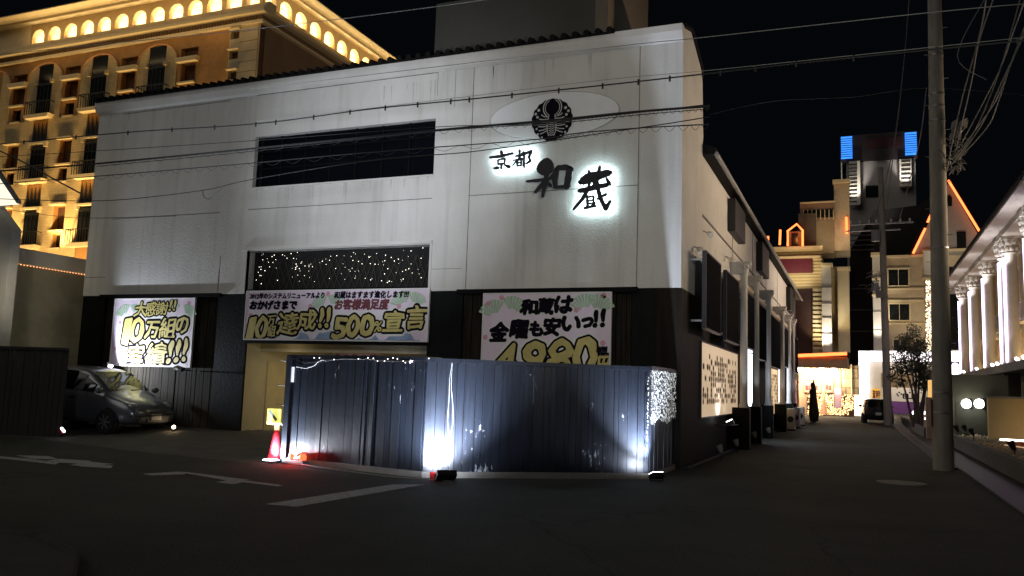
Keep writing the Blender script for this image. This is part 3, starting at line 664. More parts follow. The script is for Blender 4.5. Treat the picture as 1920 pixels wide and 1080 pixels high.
# white cable along the top and hanging down
def cable(name, label, pts, r, m_, grp=None, extra=None):
    o = MB().tube(pts, r, 6).build(name, m_, None, smooth=True); props(o, label, 'cable', grp); return o
cp = [F(x, y, 12.3) for x, y in ((768,682),(775,675),(790,671),(805,670),(825,671),(840,675),(848,677),(868,677),(890,680),(912,688),(935,690),(947,687))]
P = []
for v in cp:
    if v.x < PB.x: q = PA+d01*((v.x-PA.x)/d01.x)+n01*.03
    else: q = PB+d12*((v.x-PB.x)/d12.x)+n12*.03
    rayd = (v-CAM); P.append(CAM+rayd*((q.y-CAM.y)/rayd.y))
cable('white_cable', 'thin white cable strung along the top of the black fence', P, .006, mat('white_flex', (.6, .6, .6), .5))
def fpx(px_, py_, off=.03):   # point on the fence face seen at a pixel
    d = (F(px_, py_, 12.3)-CAM)
    for p, dd, nn in ((PA, d01, n01), (PB, d12, n12)):
        o_ = p+nn*off; den = d.x*nn.x+d.y*nn.y
        t_ = ((o_.x-CAM.x)*nn.x+(o_.y-CAM.y)*nn.y)/den; q = CAM+d*t_
        s_ = (q.x-p.x)*dd.x+(q.y-p.y)*dd.y
        if (p is PA and s_ <= (PB-PA).length) or p is PB: return q
cable('hanging_flex', 'pair of pale flexes hanging down the fence to the central floodlight', [fpx(*p) for p in ((848,678),(843,710),(842,750),(839,790),(842,820),(843,850),(842,880),(842,850),(845,815),(850,790),(849,760),(846,720),(848,680))], .004, mat('white_flex', (0, 0, 0)))
cable('short_white_flex', 'short curved white flex near the left top corner of the fence', [fpx(*p) for p in ((556,688),(575,691),(589,686),(596,679),(604,675),(612,677))], .008, mat('white_flex', (0, 0, 0)))
# sparkling light strings
sp = thing('rail_fairy_lights', 'few white fairy lights under the top rail of the black fence', 'fairy lights', (-8, 12.6, 1.85))
m = MB(); pts = []
for x, y in ((589,671),(599,671),(626,674),(672,673),(690,671),(700,672),(708,677),(721,677),(727,673),(737,671),(745,673),(756,677),(768,678),(770,676),(804,672),(760,680)):
    m.sphere(fpx(x, y, .06), .009, 5)
m.build('bulbs', em('fairy_bulb', (0, 0, 0), 1), sp, kind='stuff')
MB().tube([fpx(x, y, .055) for x, y in ((545,671),(572,681),(600,678),(640,673),(690,673),(725,678),(768,677))], .005, 5).build('string', cable_m, sp)
cu = thing('twinkle_curtain', 'silvery net of twinkle lights covering the top of the fence end by the lane', 'light curtain', (-3.4, 15.8, .9))
m = MB(); m2 = MB(); random.seed(5)
for k in range(1500):
    y = random.uniform(PC.y-.03, PD.y-.05); z = 1.92-random.random()*.98
    if z < .98+.05*math.sin(y*5): continue
    q = (PC.x+.035+random.uniform(0, .02), y, z)
    (m if random.random() < .5 else m2).obox(q, (0, 1, random.uniform(-.6, .6)), (0, -.3, 1), (1, 0, 0), .0035, random.uniform(.005, .016), .002)
for k in range(40):
    y = PC.y-.03-random.random()*.10; z = random.uniform(.5, 1.8); m.obox((PC.x+.0, y, z), (1, 0, 0), (0, 0, 1), (0, 1, 0), .005, .012, .003)
m.build('bulbs', em('twinkle_bulb', (.92, .93, .88), .75), cu, kind='stuff')
m2.build('wire_net', mat('clear_wire', (.45, .45, .42), .3, metal=.4), cu, kind='stuff')
# floodlights on the ground
def flood(label, c, aim, size=.14, energy=60, colr=WHT, spread=150, grp='floodlights on the ground in front of the fence', stand=True):
    T = thing('floodlight', label, 'floodlight', (c.x, c.y, 0), grp)
    d = (Vector(aim)-c).normalized(); s_ = d.cross(Vector((0, 0, 1))).normalized(); u = s_.cross(d)
    MB().obox(c-d*.03, s_, u, d, size, size*.62, .045).build('housing', lampblack, T, bevel=.01)
    MB().obox(c+d*.018, s_, u, d, size*.9, size*.5, .003).build('lens', em('flood_lens', (.95, .97, 1), 14), T)
    m = MB()
    for q in (-1, 1): m.tube([c+s_*q*(size+.012), c+s_*q*(size+.012)-Vector((0, 0, c.z-.02))], .009, 6)
    m.tube([c+s_*(size+.012)-Vector((0, 0, c.z-.02)), c-s_*(size+.012)-Vector((0, 0, c.z-.02))], .009, 6)
    m.build('bracket', lampblack, T)
    lamp('SPOT', c+d*.05, aim, energy*.78, colr, .05, spread-6, 1., name='flood_light')
    lamp('SPOT', c+d*.05, aim, energy*.045, colr, .08, 172, .4, name='flood_spill')
    return T
flood('black floodlight on the asphalt at the middle of the fence, glaring upwards', Vector((-6.02, 11.96, .14)), (-6.50, 12.5, 1.15), .16, 1700, (.74, .82, 1), 128)
flood('black floodlight at the fence corner by the side street', Vector((-3.22, 14.38, .13)), (-3.62, 14.78, 1.5), .12, 1500, (.72, .81, 1), 98)
sb_ = MB().box(-6.33, -6.22, 12.02, 12.12, .0, .14).build('red_block', mat('red_plastic', (.5, .02, .02), .4)); props(sb_, 'small red box beside the central floodlight at the fence foot', 'box')
# light disc and cone
cn = G(515, 866)
T = thing('lit_road_cone', 'slim red cone with a glowing yellow square sign at the fence end', 'road cone', (cn.x, cn.y, 0))
d_ = 15.9
cz = lambda py_: F(513, py_, cn.y).z
MB().lathe((cn.x, cn.y, 0), [(.13, .05), (.115, .2), (.085, cz(830)), (.065, cz(808)), (.05, cz(806))], 20).build('cone_body', mat('red_cone_plastic', (.55, .02, .03), .35), T, smooth=True)
MB().lathe((cn.x, cn.y, 0), [(.05, cz(808)), (.045, cz(797)), (.085, cz(793)), (.085, cz(793)+.01)], 16).build('neck', em('yellow_neck', (1, .9, .35), .9), T, smooth=True)
x0, x1 = F(502, 780, cn.y).x, F(526, 780, cn.y).x; z0, z1 = cz(796), cz(766)
MB().box(x0, x1, cn.y-.025, cn.y+.025, z0, z1).build('sign_plate', em('yellow_sign_face', (1, .95, .22), .85), T, bevel=.008)
m = MB(); q0, q1 = Vector((x0+.05, cn.y-.03, z1-.04)), Vector((x1-.06, cn.y-.03, z0+.08)); dd = (q1-q0).normalized(); nn = Vector((-dd.z, 0, dd.x))*.028
m.poly([q0+nn, q1+nn, q1-nn, q0-nn]); m.build('sign_stripe', mat('grey_stripe', (.22, .27, .25), .6), T)
ld = thing('ground_light', 'flat round white light glaring on the ground below the cone', 'ground light', (cn.x+.05, cn.y-.12, 0))
MB().cyl((cn.x+.02, cn.y-.14, .0), (cn.x+.02, cn.y-.14, .045), .16, n=24).build('rim', lampblack, ld)
MB().cyl((cn.x+.02, cn.y-.14, .045), (cn.x+.02, cn.y-.14, .06), .145, .12, n=24).build('lens', em('disc_lens', (.80, .80, 1), 25), ld)
lamp('SPOT', (cn.x+.10, cn.y-.2, .12), (-9.35, 12.85, 1.4), 420, COOL, .05, 160, .6, name='ground_light_beam')
lamp('POINT', (cn.x+.0, cn.y-.16, .22), None, .5, COOL, .05, name='ground_light_beam')
rl = thing('red_lamp', 'red warning lamp glowing at the foot of the fence beside the cone', 'lamp', (-9.5, 12.6, 0))
for s_ in (.3, .58):
    q = fpnt(s_, .14, .09); MB().sphere(q, .055 if s_ < .5 else .07, 10).build('red_bulb', em('red_glow', (1, .06, .02), 5 if s_ < .5 else 7), rl)
MB().obox(fpnt(.42, .05, .12), (*d01, 0), (*n01, 0), (0, 0, 1), .26, .06, .04).build('lamp_base', metal, rl)
lamp('POINT', fpnt(.45, .16, .22), None, 9, (1, .03, .02), .05, name='red_lamp_light')
gc = G(600, 874); P = [Vector((*G(x, y).xy, .03)) for x, y in ((567,874),(600,880),(660,888),(720,896),(790,902),(830,905),(845,906))]
cable('ground_cable', 'pale cable lying on the asphalt along the foot of the fence', P, .010, greycable)

# ================================================================ SIDE STREET face
# lacquered panels standing off the upper wall
def side_panel(label, y0, y1, z0, z1, first=None):
    T = thing('shutter_panel', label, 'panel', (SW, (y0+y1)/2, z0), 'dark textured panels over the side windows')
    MB().box(-3.06, -3.0, y0, y1, z0, z1).build('panel_board', mat('dark_crackled_panel', (.020, .020, .024), .7, var=.6, vs=9, bump=.8, bs=18, stretch=(3, 3, .8), spec=.04), T)
    m = MB(); e = .03
    m.box(-3.075, -2.985, y0-e, y0, z0-e, z1+e).box(-3.075, -2.985, y1, y1+e, z0-e, z1+e).box(-3.075, -2.985, y0, y1, z0-e, z0).box(-3.075, -2.985, y0, y1, z1, z1+e)
    m.build('panel_frame', mat('dark_frame_steel', (.04, .04, .045), .45, metal=.5), T)
    m = MB()
    for z in (z1-.15, z0+.15): m.box(SW, -3.06, y0+.05, y0+.1, z-.02, z+.02).box(SW, -3.06, y1-.1, y1-.05, z-.02, z+.02)
    m.build('stand_off', metal, T)
    return T
side_panel('dark crackled panel on the lane wall, nearest the building corner', 17.95, 20.0, 2.92, 4.55)
side_panel('second dark crackled panel along the lane wall', 20.95, 23.25, 2.86, 4.55)
side_panel('narrow dark panel on the lane wall between the first two columns', 25.1, 26.9, 2.9, 4.5)
side_panel('dark panel on the lane wall beyond the second column', 28.0, 30.6, 2.7, 4.5)
side_panel('dark panel on the lane wall past the third column', 31.9, 36.3, 2.6, 4.5)
side_panel('dark panel on the lane wall between the far columns', 37.8, 40.5, 2.8, 4.5)
side_panel('short dark panel on the lane wall between the last two columns', 42.1, 43.2, 2.8, 4.5)
side_panel('farthest dark panel on the lane wall', 44.6, 47.2, 2.7, 4.5)
# columns
def column(label, y, x=-3.0, r=.11):
    T = thing('wall_column', label, 'column', (x, y, 0), 'white columns along the lane wall')
    MB().lathe((x, y, 1.15), [(r*1.25, 0), (r*1.25, .06), (r*1.05, .10), (r, .2), (r*.9, 3.7), (r*1.0, 3.78)], 16).build('shaft', smooth_white, T, smooth=True)
    m = MB().lathe((x, y, 4.93), [(r, 0), (r*1.2, .08), (r*1.15, .12), (r*1.7, .26), (r*1.5, .28)], 12)
    m.box(x-r*1.8, x+r*1.8, y-r*1.8, y+r*1.8, 5.2, 5.28)
    for a in range(8):
        q = a*math.tau/8; m.sphere((x+r*1.4*math.cos(q), y+r*1.4*math.sin(q), 5.14), .05, 6)
    m.build('capital', smooth_white, T)
    MB().box(x-.36, x+.17, y-.2, y+.2, 0, 1.15).build('pedestal', black, T, bevel=.01)
    MB().box(SW, x, y-.14, y+.14, 4.95, 5.28).build('bracket', smooth_white, T)
    lamp('SPOT', (x+.16, y-.42, 1.3), (x, y, 4.4), 15, (.9, .94, 1), .05, 60, .8, name='column_fill')  # added spot without a fixture, whitens the column
    return T
LB = ('nearest white column of the lane wall', 'second white column of the lane wall', 'third white column of the lane wall, beside the lit poster', 'fourth white column of the lane wall', 'fifth white column of the lane wall', 'last white column of the lane wall')
for lb, y in zip(LB, (24.4, 27.4, 31.3, 37.2, 41.0, 43.5)): column(lb, y)
# posters on the side wall
def side_poster(label, y0, y1, z0, z1, base_, em_):
    T = thing('wall_poster', label, 'poster', (SW, (y0+y1)/2, z0), 'posters on the lane wall')
    MB().box(SW, SW+.06, y0, y1, z0, z1).build('poster_sheet', base_, T)
    m = MB(); random.seed(int(y0*10)); st = (y1-y0)/22
    for r_ in range(9):
        z = z1-.28-(z1-z0-.5)*r_/9
        for k in range(20):
            if random.random() < .62:
                y = y0+.25+st*k; put(m, random.choice('宿泊休憩料金室時間円'), 0, st*.62, 0, (z1-z0)/17, 0, .03, to=lambda u, v, y=y, z=z: (SW+.064, y+u, z+v-.05))
    m.build('lettering', mat('brown_poster_ink', (.30, .20, .14), .7), T)
    m = MB(); e = .03
    m.box(SW, SW+.085, y0-e, y1+e, z1, z1+e).box(SW, SW+.085, y0-e, y1+e, z0-e, z0).box(SW, SW+.085, y0-e, y0, z0, z1).box(SW, SW+.085, y1, y1+e, z0, z1)
    m.build('poster_frame', plastic, T)
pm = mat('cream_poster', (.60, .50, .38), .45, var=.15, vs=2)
N, L = nodes(pm); N['Principled BSDF'].inputs['Emission Color'].default_value = (1, .72, .45, 1); N['Principled BSDF'].inputs['Emission Strength'].default_value = .48  # emission put into the sheet stands in for reflections and backlight
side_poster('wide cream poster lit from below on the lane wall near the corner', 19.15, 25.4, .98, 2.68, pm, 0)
side_poster('tall glowing cream poster between the columns farther down the lane', 35.0, 38.6, .75, 2.6, em('warm_lit_poster', (1, .70, .38), .85), 0)
side_poster('small reddish poster at the far end of the lane wall', 48.6, 51.0, .9, 2.4, em('red_lit_poster', (1, .35, .22), .6), 0)
# glowing doorway panels between columns
for (y0, y1, z0, z1, lb) in ((27.7, 30.4, 1.0, 3.0, 'bright blue-white light panel just past the second column of the lane wall'), (38.8, 40.9, 1.0, 3.0, 'blue-white light panel past the fourth column of the lane wall'), (44.3, 46.2, 1.0, 3.0, 'blue-white light panel past the last column of the lane wall')):
    T = thing('light_panel', lb, 'light panel', (SW, (y0+y1)/2, z0), 'glowing panels on the lane wall')
    MB().box(SW, SW+.05, y0, y1, z0, z1).build('diffuser', em('blue_white_panel', (.80, .88, 1), 3.6), T)
    MB().box(SW, SW+.08, y0-.05, y0, z0, z1).box(SW, SW+.08, y1, y1+.05, z0, z1).build('frame', plastic, T)
def small_spot(label, y, x=-2.95, z=.22, on=True, e=10, colr=WHT, aim=None, grp='small spotlights along the foot of the lane wall'):
    T = thing('small_spotlight', label, 'spotlight', (x, y, 0), grp)
    MB().lathe((x, y, z-.04), [(.03, 0), (.05, .03), (.075, .16), (.08, .17)], 12, (-.35, .1, 1)).build('lamp_head', mat('pale_lamp_head', (.40, .38, .34), .4), T, smooth=True)
    MB().tube([(x, y, 0), (x, y, z)], .012, 6).build('spike', plastic, T)
    if on: lamp('SPOT', (x, y, z+.2), aim or (SW, y+.3, 3.5), e, colr, .04, 75, .7, name='spot_beam')
small_spot('first small spotlight at the foot of the lane wall', 19.9, on=False)
small_spot('second small spotlight at the foot of the lane wall', 22.7, on=True, e=22)
small_spot('spotlight between the first two column pedestals', 25.9, -2.85, .3)
small_spot('spotlight by the third column pedestal', 29.6, -2.8, .3, on=True)
T = thing('poster_floodlight', 'black floodlight on an arm shining up the cream poster', 'floodlight', (-3.0, 21.5, .7))
MB().obox((-2.98, 21.6, .80), (0, 1, 0), (1, 0, .5), (-.5, 0, 1), .13, .09, .05).build('housing', lampblack, T, bevel=.01)
MB().obox((-3.01, 21.6, .86), (0, 1, 0), (1, 0, .5), (-.5, 0, 1), .10, .07, .004).build('lens', em('flood_lens', (0, 0, 0), 1), T)
MB().tube([(SW, 21.6, .74), (-3.0, 21.6, .74), (-2.9, 22.4, .74)], .018, 6).build('arm', lampblack, T)
lamp('SPOT', (-3.0, 21.6, .92), (SW-.05, 21.7, 2.2), 45, (.95, .95, 1), .04, 140, .8, name='poster_beam')
# overhead ear-shaped lamps and camera
for k, (px_, py_) in enumerate(((1327, 437), (1368, 484), (1309, 466), (1353, 512))):
    q = S(px_, py_, SW+.12)
    T = thing('wall_lamp', ('upper wall lamp above the first dark panel', 'upper wall lamp above the second dark panel', 'white lamp bracket at the corner of the first dark panel', 'white lamp bracket at the corner of the second dark panel')[k], 'wall lamp', q, 'small lamps on the lane wall')
    MB().lathe(q, [(.02, 0), (.06, .04), (.075, .12), (.06, .14)], 10, (.6, -.5, -.4)).build('lamp_head', palew, T, smooth=True)
    MB().tube([q, q+Vector((-.12, .0, .06))], .014, 6).build('arm', metal, T)
# air conditioner units
for k, (y, lb) in enumerate(((38.5, 'nearest outdoor air conditioner unit at the foot of the lane wall'), (41.8, 'second outdoor air conditioner unit at the foot of the lane wall'), (45.2, 'farthest outdoor air conditioner unit at the foot of the lane wall'))):
    T = thing('air_conditioner_unit', lb, 'air conditioner', (-2.7, y, 0), 'air conditioner units in the lane')
    MB().box(-2.95, -2.6, y, y+.8, .06, .95).build('casing', palew, T, bevel=.02)
    m = MB()
    for j in range(9): m.box(-2.6, -2.594, y+.06, y+.74, .15+j*.08, .18+j*.08)
    m.build('grille', plastic, T)
    MB().lathe((-2.77, y-.004, .5), [(.13, 0), (.13, .006), (.11, .008)], 16, (0, -1, 0)).build('fan_grille', plastic, T)
    MB().box(-2.95, -2.6, y+.05, y+.12, 0, .06).box(-2.95, -2.6, y+.68, y+.75, 0, .06).build('feet', plastic, T)
# half-round rolled awnings between columns (gold)
m = MB()
for y0, y1 in ((24.7, 27.1), (27.8, 31.0), (31.7, 36.9), (37.6, 40.7), (41.3, 43.3)):
    m.cyl((-3.12, y0, 4.72), (-3.12, y1, 4.72), .1, n=12)
o = m.build('cornice_tube', mat('gilded_moulding', (.55, .42, .22), .35, metal=.3), B, smooth=True)
# dark clipped shrub at the far corner
T = thing('conical_shrub', 'dark narrow clipped shrub at the far end of the white building', 'shrub', (-2.4, 52.2, 0))
m = MB(); random.seed(9)
def leafball(m, c, r, n, s_=.05, sq=(1, 1, 1)):
    for k in range(n):
        v = Vector((random.gauss(0, 1), random.gauss(0, 1), random.gauss(0, 1))).normalized()*r*random.random()**.4
        p = Vector(c)+Vector((v.x*sq[0], v.y*sq[1], v.z*sq[2])); a = Vector((random.uniform(-1, 1), random.uniform(-1, 1), random.uniform(-1, 1))).normalized(); b = a.orthogonal().normalized(); q = s_*random.uniform(.6, 1.3)
        m.poly([p-a*q, p+b*q*.5, p+a*q, p-b*q*.5])
leaf = mat('dark_green_leaves', (.018, .026, .010), .6, var=.5, vs=3)
for c, r, sq in (((-2.45, 52.2, .55), .36, (.9, .9, 1.4)), ((-2.5, 52.2, 1.15), .28, (.9, .9, 1.6)), ((-2.52, 52.2, 1.7), .2, (.9, .9, 1.4)), ((-2.5, 52.2, 2.15), .11, (1, 1, 1.5))): leafball(m, c, r, 700, .05, sq)
m.lathe((-2.45, 52.2, .05), [(.22, 0), (.30, .4), (.24, 1.0), (.17, 1.5), (.13, 1.9), (.07, 2.2), (.02, 2.45)], 14); m.build('foliage', leaf, T); MB().cyl((-2.45, 52.2, 0), (-2.45, 52.2, 1.6), .07, .04).build('trunk', mat('bark', (.07, .05, .035), .9, bump=.5), T)

# ================================================================ CAR
def make_car(T, L_=3.65, Wd=1.66, H=1.50, paint_=silver, boxy=False):
    """car in its own space: x forward (nose at +L/2), built round the origin"""
    # stations: x, z_bottom, z_mid, z_belt, z_top, w_low, w_mid, w_belt, w_top
    h = L_/2
    if not boxy:
        st = [(-h, .45, .75, 1.0, 1.10, .62, .70, .68, .58), (-h+.08, .25, .7, 1.0, 1.36, .74, .79, .77, .60), (-h+.35, .2, .7, 1.0, H-.04, .78, .82, .80, .63), (-.7, .2, .7, .98, H, .80, .83, .81, .64), (.1, .2, .7, .96, H-.01, .80, .83, .81, .64),
              (.38, .2, .7, .95, H-.08, .80, .83, .81, .62), (.72, .2, .68, .94, 1.26, .80, .83, .81, .62), (1.08, .2, .66, .92, 1.02, .80, .83, .80, .66), (1.30, .2, .62, .86, .91, .79, .81, .76, .60), (h-.22, .22, .58, .76, .80, .74, .76, .68, .50), (h-.06, .26, .52, .64, .67, .66, .68, .58, .40), (h, .32, .48, .56, .58, .56, .58, .48, .30)]
    else:
        st = [(-h, .40, .7, .95, 1.25, .70, .76, .75, .62), (-h+.06, .22, .7, .95, H-.08, .76, .80, .79, .66), (-h+.3, .2, .7, .95, H, .78, .81, .80, .68), (.2, .2, .7, .95, H, .78, .81, .80, .68), (.6, .2, .68, .94, H-.2, .78, .81, .80, .66), (1.0, .2, .66, .92, 1.02, .78, .80, .78, .66), (h-.2, .22, .58, .80, .86, .76, .78, .72, .55), (h, .3, .5, .66, .7, .66, .68, .6, .4)]
    m = MB(); ring = []
    for x, zb, zm, zl, ztp, wl, wm, wb, wt in st:
        pts = [(wl*.9, zb), (wl, zb+.08), (wm, zm), (wb, zl), (wt+.02, ztp-.06), (wt-.08, ztp), (0, ztp+.02)]
        full = pts + [(-a, b) for a, b in pts[-2::-1]]
        ring.append([(x, a, b) for a, b in full])
    n_ = len(ring[0]); fs = []
    for i in range(len(ring)-1):
        for j in range(n_): fs.append((i*n_+j, i*n_+(j+1) % n_, (i+1)*n_+(j+1) % n_, (i+1)*n_+j))
    fs.append(tuple(range(n_))[::-1]); fs.append(tuple(range((len(ring)-1)*n_, len(ring)*n_)))
    m.add([p for r in ring for p in r], fs)
    o = m.build('body', paint_, T, smooth=True)
    sd = o.modifiers.new('subd', 'SUBSURF'); sd.levels = 2; sd.render_levels = 2
    # glass
    gm = MB(); out = .012
    def pt(i, j, t=0.):  # station index interpolated
        a = Vector(ring[i][j]); return a
    def side(i0, i1, sgn, f0=.08, f1=.9, inset=.05):
        P = []
        for i in (i0, i1):
            x, zb, zm, zl, ztp, wl, wm, wb, wt = st[i]
            P.append((x, zl, ztp, wb, wt))
        (xa, za, ta, wa, va), (xb, zb2, tb, wb2, vb) = P
        xa += inset; xb -= inset
        q = []
        for x, z, t_, w0, w1 in ((xa, za, ta, wa, va), (xb, zb2, tb, wb2, vb)):
            for f in (f0, f1):
                q.append((x, sgn*(w0+(w1-w0)*f+out), z+(t_-.04-z)*f))
        gm.poly([q[0], q[2], q[3], q[1]])
    for s_ in (-1, 1):
        if not boxy:
            side(2, 3, s_); side(3, 4, s_, inset=.03); side(4, 5, s_, inset=.0, f1=.86); side(5, 6, s_, inset=.0, f1=.75)
        else:
            side(2, 3, s_); side(3, 4, s_, inset=.02)
    if not boxy:
        gm.poly([(.46, -.56, H-.10), (.46, .56, H-.10), (.80, .60, 1.225), (.80, -.60, 1.225)]); gm.poly([(.80, -.60, 1.225), (.80, .60, 1.225), (1.09, .63, 1.02), (1.09, -.63, 1.02)])
        gm.poly([(-h-.005, -.5, 1.05), (-h-.005, .5, 1.05), (-h+.16, .5, H-.14), (-h+.16, -.5, H-.14)][::-1])
    else:
        gm.poly([(.40, -.6, H-.08), (.40, .6, H-.08), (.93, .62, 1.08), (.93, -.62, 1.08)])
        gm.poly([(-h-.01, -.60, 1.0), (-h-.01, .60, 1.0), (-h+.0, .55, H-.16), (-h+.0, -.55, H-.16)][::-1])
    gm.build('windows', glass, T)
    for sx in (-h+.72, h-.75):
        for sy in (-1, 1):
            wo = MB().lathe((sx, sy*.70, .29), [(.20, -.02), (.29, -.01), (.295, .03), (.295, .14), (.27, .165), (.2, .16)], 24, (0, sy, 0)).build('wheel', tyre, T, smooth=True)
            rm = MB().lathe((sx, sy*.70, .29), [(.19, .12), (.19, .16), (.17, .145), (.05, .15), (.0, .17)], 14, (0, sy, 0))
            for k in range(7):
                a = k*math.tau/7; rm.obox((sx+.11*math.cos(a), sy*.862, .29+.11*math.sin(a)), (math.cos(a), 0, math.sin(a)), (-math.sin(a), 0, math.cos(a)), (0, 1, 0), .07, .018, .008)
            rm.build('rim', metal, wo)
            MB().lathe((sx, sy*.60, .30), [(.335, 0), (.335, .205), (.30, .21)], 24, (0, sy, 0)).build('wheel_arch', plastic, T)
    for sy in (-1, 1):
        MB().sphere((h-.24, sy*.55, .68), .17, 14, (.9, .75, .52)).build('headlight', headl, T, smooth=True)
        MB().sphere((1.02 if not boxy else .85, sy*.90, 1.02), .10, 12, (.7, 1.05, .75)).build('side_mirror', paint_, T, smooth=True)
        MB().box(-h-.015, -h+.12, sy*.60-.06, sy*.60+.06, .68, .98).build('tail_light', mat('tail_red', (.2, .01, .01), .3), T, bevel=.02)
        MB().cyl((h-.10, sy*.50, .36), (h-.0, sy*.50, .36), .055, n=12).build('fog_lamp', plastic, T)
        if not boxy: MB().obox((.05, sy*.838, .84), (1, 0, 0), (0, 1, 0), (0, 0, 1), .09, .012, .016).build('door_handle', paint_, T)
    m = MB()
    for sy in (-1, 1):
        for x_, zt_ in ((.52, .95), (-.48, .98), (-1.25, .95)): m.tube([(x_, sy*.795, .30), (x_, sy*.826, .62), (x_+.02, sy*.815, zt_)], .006, 4)
        m.tube([(-h+.3, sy*.80, .34), (h-.9, sy*.805, .34)], .006, 4)
    if not boxy: m.build('door_seams', plastic, T)
    MB().box(h-.055, h+.012, -.34, .34, .50, .545).build('grille', plastic, T, bevel=.01)
    MB().box(h-.08, h+.006, -.28, .12, .30, .40).build('air_intake', plastic, T, bevel=.01)
    MB().box(h-.0, h+.022, -.165, .165, .36, .50).build('number_plate', platem, T)
    MB().box(-h-.03, -h+.0, -.165, .165, .52, .68).build('number_plate', platem, T)
    MB().tube([(h-.12, -.70, .46), (h+.015, -.45, .46), (h+.03, 0, .46), (h+.015, .45, .46), (h-.12, .70, .46)], .02, 6).build('bumper_trim', plastic, T, smooth=True)
    MB().tube([(1.10, -.5, 1.03), (1.02, .1, 1.06)], .01, 5).tube([(1.12, .0, 1.03), (1.02, .5, 1.06)], .01, 5).build('wiper', plastic, T)
def zero_root(name, label, cat, grp=None): return thing(name, label, cat, (0, 0, 0), grp)
car = zero_root('parked_car', 'silver hatchback parked nose out below the glaring square banner', 'car')
make_car(car, 3.95, 1.68, 1.56)
car.location = (-17.95, 15.75, .12); car.rotation_euler = (rad(.5), rad(1.5), rad(2))
gcar = zero_root('garage_car', 'white car in the lit garage, mostly hidden by the fence end', 'car'); make_car(gcar, paint_=whitecar)
gcar.location = (-10.4, 19.4, .2); gcar.rotation_euler = (0, 0, rad(182))
van = zero_root('parked_van', 'small black van seen from behind at the far end of the lane', 'van'); make_car(van, 3.4, 1.45, 1.50, darkcar, True)
van.location = (1.0, 56.5, 0); van.rotation_euler = (0, 0, rad(92))

# lamp on the square banner
T = thing('banner_lamp', 'glaring lamp at the lower left corner of the square banner', 'lamp', (-19.0, FY-.5, 1.75))
q = F(207, 686, FY-.45)
MB().sphere(q, .055, 10, (1.4, .8, .6)).build('lens', em('banner_lens', (.9, .95, 1), 40), T)
MB().obox(q+Vector((-.12, -.02, -.0)), (1, 0, .3), (0, 1, 0), (-.3, 0, 1), .09, .06, .06).build('housing', lampblack, T, bevel=.01)
MB().tube([q+Vector((-.1, 0, 0)), (q.x-.1, FY, q.z+.05)], .015, 6).build('arm', lampblack, T)
lamp('SPOT', q+Vector((.16, -.22, .0)), (-17.6, FY, 2.2), 400, COOL, .05, 140, .25, name='banner_beam')
lamp('SPOT', (-16.1, FY-.45, 1.68), (-16.9, FY, 2.9), 22, WHT, .05, 120, .6, name='banner_beam')
T = thing('banner_lamp', 'dark lamp at the lower right corner of the square banner', 'lamp', (-16.1, FY-.4, 1.7))
MB().obox((-16.1, FY-.38, 1.70), (1, 0, -.2), (0, 1, .4), (.2, -.4, 1), .14, .07, .04).build('housing', lampblack, T, bevel=.01)
MB().tube([(-16.1, FY-.36, 1.68), (-16.1, FY+.02, 1.66)], .015, 6).build('arm', lampblack, T)
# small warm light under the car nose
q = Vector((-15.75, 16.2, .25))
T = thing('low_wall_lamp', 'small warm lamp glowing at ground level beside the silver car nose', 'lamp', (q.x, q.y, .15))
MB().sphere(q, .045, 8).build('bulb', em('warm_bulb', (1, .7, .4), 14), T); MB().lathe((q.x, q.y, .16), [(.06, 0), (.05, .04)], 10).build('base', lampblack, T)
lamp('POINT', q+Vector((0, -.1, .08)), None, 1.2, WARM, .04, name='low_lamp_light')

# ================================================================ LEFT SIDE: neighbour wall, wooden fence, white building edge
WX = -20.75
T = thing('boundary_wall', 'pale rendered boundary wall with coping at the left of the white building', 'wall', (WX, 18, 0))
MB().box(WX-.3, WX, 14.6, 24, 0, 4.35).build('wall_body', mat('mottled_olive_render', (.34, .31, .21), .85, var=.3, vs=1.1, bump=.2), T)
MB().box(WX-.35, WX+.06, 14.6, 24, 4.35, 4.78).build('coping', palew, T, bevel=.015)
ls = thing('rope_light', 'row of tiny amber bulbs under the coping of the boundary wall', 'rope light', (WX+.08, 17, 4.3))
m = MB()
for k in range(88): m.sphere((WX+.07, 14.7+k*.095, 4.33), .015, 5)
m.build('bulbs', em('amber_bulb', (1, .45, .18), 3), ls, kind='stuff')
MB().tube([(WX+.06, 14.6, 4.31), (WX+.06, 21.8, 4.31)], .008, 5).build('string', cable_m, ls)
T = thing('wooden_fence', 'dark wooden board fence at the left edge of the forecourt', 'fence', (-18, 13.8, 0))
m = MB(); s_ = 0; p, q = Vector((-26, 11.9)), Vector((-17.05, 14.05)); d = (q-p).normalized(); nn = Vector((d.y, -d.x))
while s_ < (q-p).length:
    a = p+d*s_; b2 = p+d*(s_+.13); o_ = nn*random.uniform(0, .02)
    m.prism([(*(a+o_), 0), (*(b2+o_), 0), (*(b2-nn*.03), 0), (*(a-nn*.03), 0)], (0, 0, 2.03)); s_ += .14
m.build('boards', wood, T)
MB().obox((*(p+q)/2, 2.05), (*d, 0), (*nn, 0), (0, 0, 1), (q-p).length/2, .06, .03).build('top_rail', wood, T)
q = F(118, 806, 13.9)
T = thing('fence_lamp', 'small white and red light low on the end of the wooden fence', 'lamp', (q.x, q.y, .1))
MB().obox(q, (1, 0, -.8), (0, 1, 0), (.8, 0, 1), .07, .02, .018).build('white_tube', em('white_tube', (.9, .9, 1), 6), T)
MB().obox(q+Vector((-.05, 0, -.03)), (1, 0, -.8), (0, 1, 0), (.8, 0, 1), .05, .02, .03).build('red_lens', mat('red_plastic', (0, 0, 0)), T)
